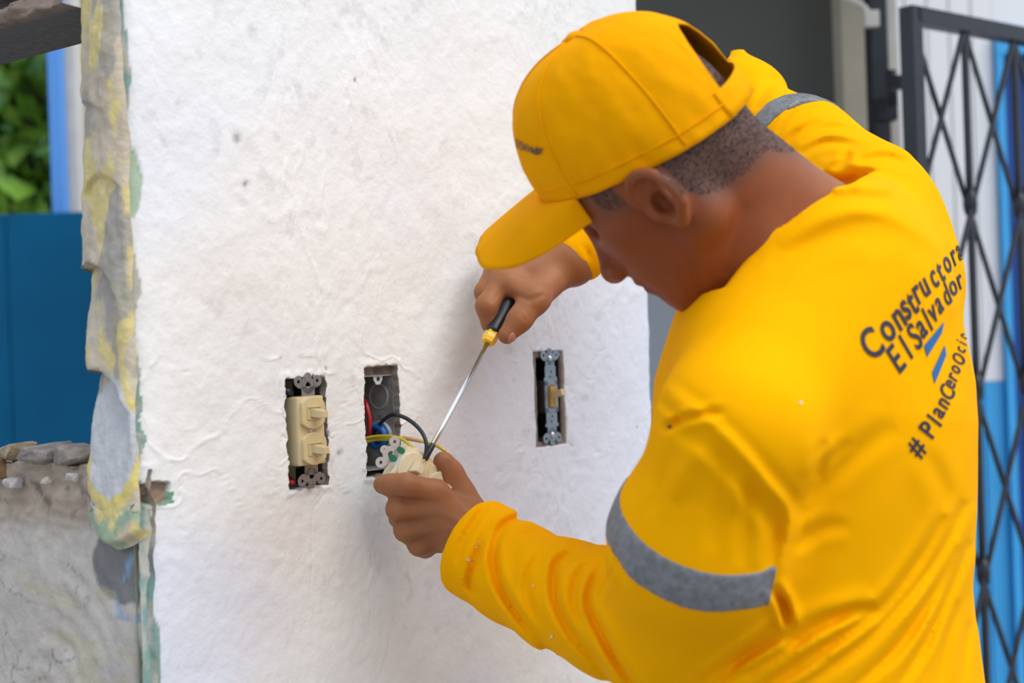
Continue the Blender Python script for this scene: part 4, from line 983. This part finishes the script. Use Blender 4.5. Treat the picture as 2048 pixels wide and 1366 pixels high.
# right box: single toggle on a long strap
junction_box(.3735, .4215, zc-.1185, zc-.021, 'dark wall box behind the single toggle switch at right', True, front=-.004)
u, z = wall_uv(1102, 793, .001)
t = thing('toggle_switch', 'old single toggle switch on bluish metal strap in the rightmost opening', 'switch', tuple(wp(u, z, -.02)))
Ms = wfr(u, z, .000)
for y, sg in ((.0345, 1), (-.0345, -1)):
    bm = bmesh.new(); ears(bm, y, sg, Ms, 0, .03); bm_obj('mounting_strap', bm, M['zinc_blue'], t)
for y0, y1, hw_, zz in ((.017, .036, .0105, 0), (-.036, -.017, .0105, 0)):
    bm = bmesh.new(); add_box(bm, (-hw_, y0, zz), (hw_, y1, zz+.0014), Ms, .0004)
    add_box(bm, (-.0125, y0 if y0 < 0 else y0, zz+.0002), (.0125, y0+.006 if y0 > 0 else y0+.004, zz+.0015), Ms)
    o = bm_obj('strap_plate', bm, M['zinc_blue'], t)
    for k, x in ((0, -.001), (1, .0012)):
        bm = bmesh.new(); add_lathe(bm, [(.0013, .0014), (.0013, .0017), (.0001, .0017)], Ms @ Matrix.Translation((x, (y0+y1)/2+(.003 if k else -.003), 0)), 12); bm_obj('rivet_hole', bm, M['boxdark'], o)
bm = bmesh.new(); add_box(bm, (-.0125, -.019, -.0205), (.0125, .019, -.0002), Ms, .001); bm_obj('housing', bm, M['boxdark'], t)
bm = bmesh.new()
for lo, hi in (((-.0125, -.0185, .0), (-.0065, .0185, .0022)), ((.0065, -.0185, .0), (.0125, .0185, .0022)), ((-.0125, .013, .0), (.0125, .0185, .0022)), ((-.0125, -.0185, .0), (.0125, -.013, .0022))): add_box(bm, lo, hi, Ms, .0004)
bm_obj('strap_frame', bm, M['zinc_blue'], t)
bm = bmesh.new(); add_box(bm, (-.006, -.0125, .0), (.006, .0125, .0052), Ms, .0008); bm_obj('toggle_frame', bm, M['ivory_old'], t)
bm = bmesh.new(); a = Ms @ Matrix.Translation((0, .002, .004)) @ Matrix.Rotation(math.radians(-14), 4, 'X'); add_box(bm, (-.0036, -.0042, 0), (.0036, .0036, .0155), a, .0008); bm_obj('toggle', bm, M['ivory'], t)
for y in (.0455, -.0455):
    bm = bmesh.new(); add_lathe(bm, [(.0036, .0012), (.0036, .0022), (.0022, .0032), (.0003, .0034)], Ms @ Matrix.Translation((0, y, 0)), 16); bm_obj('screw', bm, M['steel'], t, True)

# held switch
A, B_ = P(797, 920, 1.422), P(881, 981, 1.440)
yax = (A-B_); Lh_ = np.linalg.norm(yax); yax /= Lh_
view = -(ray(830, 940)); nz_ = view/np.linalg.norm(view) + np.array([.10, 0, .12]); nz_ -= yax*(nz_ @ yax); nz_ /= np.linalg.norm(nz_); xax = np.cross(yax, nz_)
cc = A - yax*.0335
t = thing('double_toggle_switch', 'pale ivory double toggle switch held in the hand by yellow and black wires', 'switch', tuple(cc), 'ivory double toggle switches')
Mh = frame(cc, xax, yax, nz_); duplex_switch(t, Mh, 'ivory_pale', 'zinc_white', -1)
for x, y in ((-.002, .0405), (.009, .0375)):
    bm = bmesh.new(); add_lathe(bm, [(.0032, .0016), (.0032, .0021), (.0002, .0021)], Mh @ Matrix.Translation((x, y, 0)) @ Matrix.Scale(1.5, 4, (0, 1, 0)), 12); o = bm_obj('paint_mark', bm, M['green_paint'], t); o['label'] = 'dark green paint mark'
bm = bmesh.new(); add_prism(bm, [(.0165, .026), (.021, .024), (.021, -.02), (.0165, -.02)], -.014, .000, Mh, .0005) ; bm_obj('terminal_block', bm, M['ivory_pale'], t)

# wires of the middle box
def Wp(px, py, w):
    u, z = wall_uv(px, py, w); return wp(u, z, w)
def wire(pts, r, mt, label):
    V, F = tube(pts, r, 10, 8); return tag(mesh_obj('wire', V, F, M[mt]), label, 'wire', 'wires in the boxes')
wire([Wp(728, 800, -.030), Wp(733, 812, -.022), Wp(739, 840, -.018), Wp(738, 866, -.022), Wp(742, 880, -.04)], .0026, 'wire_red', 'red wire down the left side inside the open middle box')
wire([Wp(752, 868, -.048), Wp(760, 848, -.02), P(785, 830, 1.462), P(815, 838, 1.452), P(842, 862, 1.44), P(853, 890, 1.432), P(849, 922, 1.428)], .0021, 'wire_black', 'black wire looping from the middle box to the held switch')
wire([Wp(730, 877, -.02), Wp(752, 873, -.008), P(785, 873, 1.462), P(810, 882, 1.45), P(833, 905, 1.437), P(845, 920, 1.43)], .0018, 'wire_yellow', 'yellow wire running from the box to the screwdriver tip')
w2 = wire([Wp(730, 884, -.02), Wp(752, 879, -.010), P(785, 878, 1.468), P(815, 876, 1.462), P(845, 883, 1.455), P(870, 890, 1.452), P(892, 903, 1.45)], .0018, 'wire_yellow', 'yellow wire with a peach taped length running behind the shaft to the thumb')
V, F = tube([P(808, 876, 1.4635), P(822, 878, 1.460), P(842, 882, 1.4555)], .0022, 10, 6); mesh_obj('tape_wrap', V, F, M['tape_peach'], w2)

# ------------------------------------------------------------------ screwdriver
tip, hnd0, hnd1 = P(849, 920, 1.424), P(979, 678, 1.502), P(1030, 584, 1.540)
t = thing('screwdriver', 'long screwdriver with black and yellow handle touching the held switch', 'screwdriver', tuple(tip))
ax = hnd0-tip; Ls = np.linalg.norm(ax); ax /= Ls; s1 = np.cross(ax, [0, 1, 0]); s1 /= np.linalg.norm(s1); s2 = np.cross(ax, s1)
Mt = frame(tip, s1, s2, ax)
bm = bmesh.new(); add_lathe(bm, [(.0012, 0), (.0026, .007), (.0026, Ls)], Mt, 20); bm_obj('shaft', bm, M['steel'], t, True)
bm = bmesh.new(); add_lathe(bm, [(.0026, -.0001), (.0031, .002), (.0031, .018), (.0028, .019)], Mt @ Matrix.Translation((0, 0, .0005)), 20); o = bm_obj('blackened_tip', bm, M['black_rubber'], t, True); 
bm = bmesh.new(); add_lathe(bm, [(.0045, 0), (.0072, .001), (.0082, .006), (.0078, .011), (.0085, .0135)], Mt @ Matrix.Translation((0, 0, Ls-.006)), 6); bm_obj('collar', bm, M['tool_yellow'], t, False)
Lg = np.linalg.norm(hnd1-hnd0)
prof = [(.0078, 0), (.0088, .004), (.0078, .012), (.0085, .022), (.0098, .035), (.0100, Lg*.7), (.0090, Lg*.92), (.005, Lg)]
bm = bmesh.new(); add_lathe(bm, prof, Mt @ Matrix.Translation((0, 0, Ls+.007)), 24)
for v in bm.verts: pass
bm_obj('handle', bm, M['black_rubber'], t, True)

# ------------------------------------------------------------------ right background: posts, hinge, gate, siding wall, door
bm = bmesh.new(); add_box(bm, (DX(1763, 2.75), 2.75, 0), (DX(1797, 2.75), 2.80, 2.6), None, .003); tag(bm_obj('door_post', bm, M['gate']), 'black steel post left of the hinges beside cream strip', 'post')
bm = bmesh.new(); add_box(bm, (DX(1800, 2.74), 2.76, 0), (DX(1823, 2.74), 2.82, 2.6), None, .004); tag(bm_obj('white_post', bm, M['postw']), 'narrow white post between the black steel post and the gate', 'post')
tq = thing('pipe_bracket', 'thin grey bent rod at the top of the cream strip', 'bracket', tuple(P(1735, 30, 2.7)))
tube_obj('rod', [P(1680, -8, 2.72), P(1728, 14, 2.71), P(1735, 38, 2.70), P(1748, 44, 2.70)], .006, M['postw'], tq, 8, 5)
bm = bmesh.new(); q = P(1742, 34, 2.70); add_box(bm, tuple(q-[.014, .01, .02]), tuple(q+[.014, .01, .012]), None, .003); bm_obj('clip', bm, M['postw'], tq)
g = np.array([.783, .62, 0]); g /= np.linalg.norm(g); gn = np.array([g[1], -g[0], 0])
G0 = P(1844, 683, 2.42)*np.array([1, 1, 0]); gt_ = 1.831
gate = thing('lattice_gate', 'black steel gate with criss-cross bars standing open at right', 'gate', tuple(G0))
Mg = frame(G0, g, -gn, ZV)
def gbar(name, a, b, w, d=.006, off=0.):
    a = np.array(a, float); b = np.array(b, float); L = np.linalg.norm(b-a); y = (b-a)/L
    bm = bmesh.new(); ang = math.atan2(y[1], y[0]); Mx = Mg @ Matrix.Translation((a[0], off, a[1])) @ Matrix.Rotation(-ang, 4, 'Y')
    add_box(bm, (0, -d/2, -w/2), (L, d/2, w/2), Mx, .001); return bm_obj(name, bm, M['gate'], gate)
GW = .62; zb = .12
gbar('frame_post', (0, zb), (0, gt_+.014), .028, .028); gbar('frame_post', (GW, zb), (GW, gt_), .028, .028)
gbar('frame_rail', (0, gt_), (GW, gt_), .028, .028); gbar('frame_rail', (0, zb), (GW, zb), .028, .028)
pit, zt = .155, 1.843; nr = 5; hz_ = .327
for k in range(1, 4): gbar('upright_bar', (k*pit, zb), (k*pit, gt_), .010, .010)
for k in range(4):
    for r_ in range(nr+1):
        z1_ = zt-r_*hz_; z0_ = z1_-hz_
        if z0_ < zb: z0_ = zb if z1_-zb > .2 else None
        if z0_ is None: continue
        f_ = (z1_-z0_)/hz_; x0, x1 = k*pit, (k+1)*pit
        gbar('lattice_bar', (x0, z1_), (x0+pit*f_, z0_), .009, .006, .006); gbar('lattice_bar', (x1, z1_), (x1-pit*f_, z0_), .009, .006, -.006)
for k in range(1, 4):
    for r_ in range(1, nr+1):
        q = Vector((k*pit, 0, zt-r_*hz_)); bm = bmesh.new(); bmesh.ops.create_uvsphere(bm, u_segments=10, v_segments=8, radius=.5, matrix=Mg @ Matrix.Translation(q) @ Matrix.Diagonal((.024, .026, .055, 1))); bm_obj('weld_joint', bm, M['gate'], gate, True)
hg = P(1790, 190, 2.58)
bm = bmesh.new(); add_box(bm, (-.018, -.02, -.045), (.018, .02, .0), Matrix.Translation(P(1770, 195, 2.66)), .003); o = bm_obj('hinge_leaf', bm, M['gate'], gate)
bm = bmesh.new(); add_lathe(bm, [(.010, -.02), (.010, .045)], Matrix.Translation(P(1784, 190, 2.6)), 12); bm_obj('hinge_pin', bm, M['gate'], gate, True)
bm = bmesh.new(); add_box(bm, (-.022, -.01, -.012), (.022, .01, .012), Matrix.Translation(P(1800, 165, 2.5)), .002); bm_obj('hinge_arm', bm, M['gate'], gate)
# siding wall: vertical boards, white above and blue below
WY = 3.5; x0 = DX(1785, WY); x1 = DX(2004, WY); zsp = P(1980, 762, WY)[2]
ww = box_struct('wall_right', (x0, WY, 0), (x1, WY+.1, 2.9), 'white_siding')
nbd = 5; bwid = (x1-x0)/nbd
for i in range(nbd):
    bm = bmesh.new(); add_box(bm, (x0+i*bwid+.002, WY-.012, zsp), (x0+(i+1)*bwid-.002, WY+.01, 2.9), None, .002); bm_obj('white_board', bm, M['white_siding'], ww)
    bm = bmesh.new(); add_box(bm, (x0+i*bwid+.002, WY-.012, 0), (x0+(i+1)*bwid-.002, WY+.01, zsp-.001), None, .002); bm_obj('blue_board', bm, M['sky_blue'], ww)
ztop = P(2010, 112, WY)[2]
o = box_struct('trim_6', (x1, WY-.03, 0), (x1+.018, WY+.06, ztop), 'sky_blue'); o = box_struct('trim_7', (x1, WY-.031, ztop), (x1+1.1, WY+.06, ztop+.05), 'sky_blue')
o = box_struct('wall_beyond', (x1, WY-.01, ztop+.05), (x1+1.5, WY+.1, 2.9), 'white_siding')
dd = box_struct('door_1', (x1+.018, WY+.02, 0), (x1+1.05, WY+.06, ztop), 'blue_door')
for i in range(3):
    for j in range(2):
        bm = bmesh.new(); xa = x1+.12+i*.32; za = .2+j*.85; add_box(bm, (xa, WY+.010, za), (xa+.24, WY+.022, za+.7), None, .004); bm_obj('door_panel', bm, M['blue_door'], dd)

# ------------------------------------------------------------------ left background: teal sheet, posts, tree
YB = 3.2; tz = P(60, 427, YB)[2]
fx0, fx1 = P(-420, 683, YB)[0], P(240, 683, YB)[0]
fr_ = thing('sheet_fence', 'teal blue metal sheet fence seen through the opening at left', 'fence', ((fx0+fx1)/2, YB, 0))
for i in range(3):
    a = fx0+(fx1-fx0)*i/3; b = fx0+(fx1-fx0)*(i+1)/3
    bm = bmesh.new(); add_box(bm, (a+.001, YB, .0), (b-.001, YB+.02, tz), None, .002); bm_obj('sheet_panel', bm, M['teal'], fr_)
bm = bmesh.new(); add_box(bm, (DX(113, 3.3), 3.3, 0), (DX(139, 3.3), 3.34, 2.6), None, .004); tag(bm_obj('blue_post', bm, M['bluepost']), 'blurred light blue post beyond the opening, left of the white one', 'post')
bm = bmesh.new(); add_box(bm, (DX(142, 3.35), 3.35, 0), (DX(170, 3.35), 3.41, 2.6), None, .006); tag(bm_obj('white_pillar', bm, M['postw']), 'blurred white post beyond the opening, right of the blue one', 'post')
bm = bmesh.new(); add_box(bm, (DX(173, 3.5), 3.5, 0), (DX(250, 3.5), 3.6, 2.8), None, .006); tag(bm_obj('grey_pillar', bm, M['cream']), 'greyish pillar just behind the broken jamb', 'pillar')
tr_ = thing('tree', 'leafy green tree beyond the teal fence', 'tree', (-1.75, 5.2, 0))
tube_obj('trunk', [(-1.75, 5.2, 0), (-1.7, 5.2, .8), (-1.78, 5.2, 1.7), (-1.7, 5.25, 2.6)], [.11, .09, .07, .03], M['bark'], tr_)
rng = np.random.RandomState(5)
def leaves(name, n, lo, hi, size, mt, parent):
    c = lo + rng.rand(n, 3)*(np.array(hi)-lo); VV = np.zeros((n, 4, 3)); a = rng.randn(n, 3); a /= np.linalg.norm(a, axis=1)[:, None]; b = np.cross(a, rng.randn(n, 3)); b /= np.linalg.norm(b, axis=1)[:, None]
    sz = size*(.6+.8*rng.rand(n))[:, None]; nn = np.cross(a, b)
    VV[:, 0] = c-a*sz; VV[:, 1] = c+b*sz*.45+nn*sz*.15; VV[:, 2] = c+a*sz; VV[:, 3] = c-b*sz*.45+nn*sz*.15
    F = np.arange(n*4).reshape(n, 4); o = mesh_obj(name, VV.reshape(-1, 3), F, M[mt], parent, smooth=False); o['kind'] = 'stuff'; return o
leaves('foliage', 5000, np.array([-2.8, 4.7, 1.2]), (-1.1, 5.9, 3.0), .085, 'leaf', tr_)
hd_ = thing('hedge', 'dark green hedge behind the leafy tree', 'hedge', (-2.1, 6.6, 0))
leaves('foliage', 7000, np.array([-4.2, 6.3, .0]), (-.6, 7.1, 3.6), .13, 'leaf_dark', hd_)
bm = bmesh.new(); add_box(bm, (-4.2, 6.7, 0), (-.6, 6.9, 3.5)); bm_obj('dense_core', bm, M['leaf_dark'], hd_)
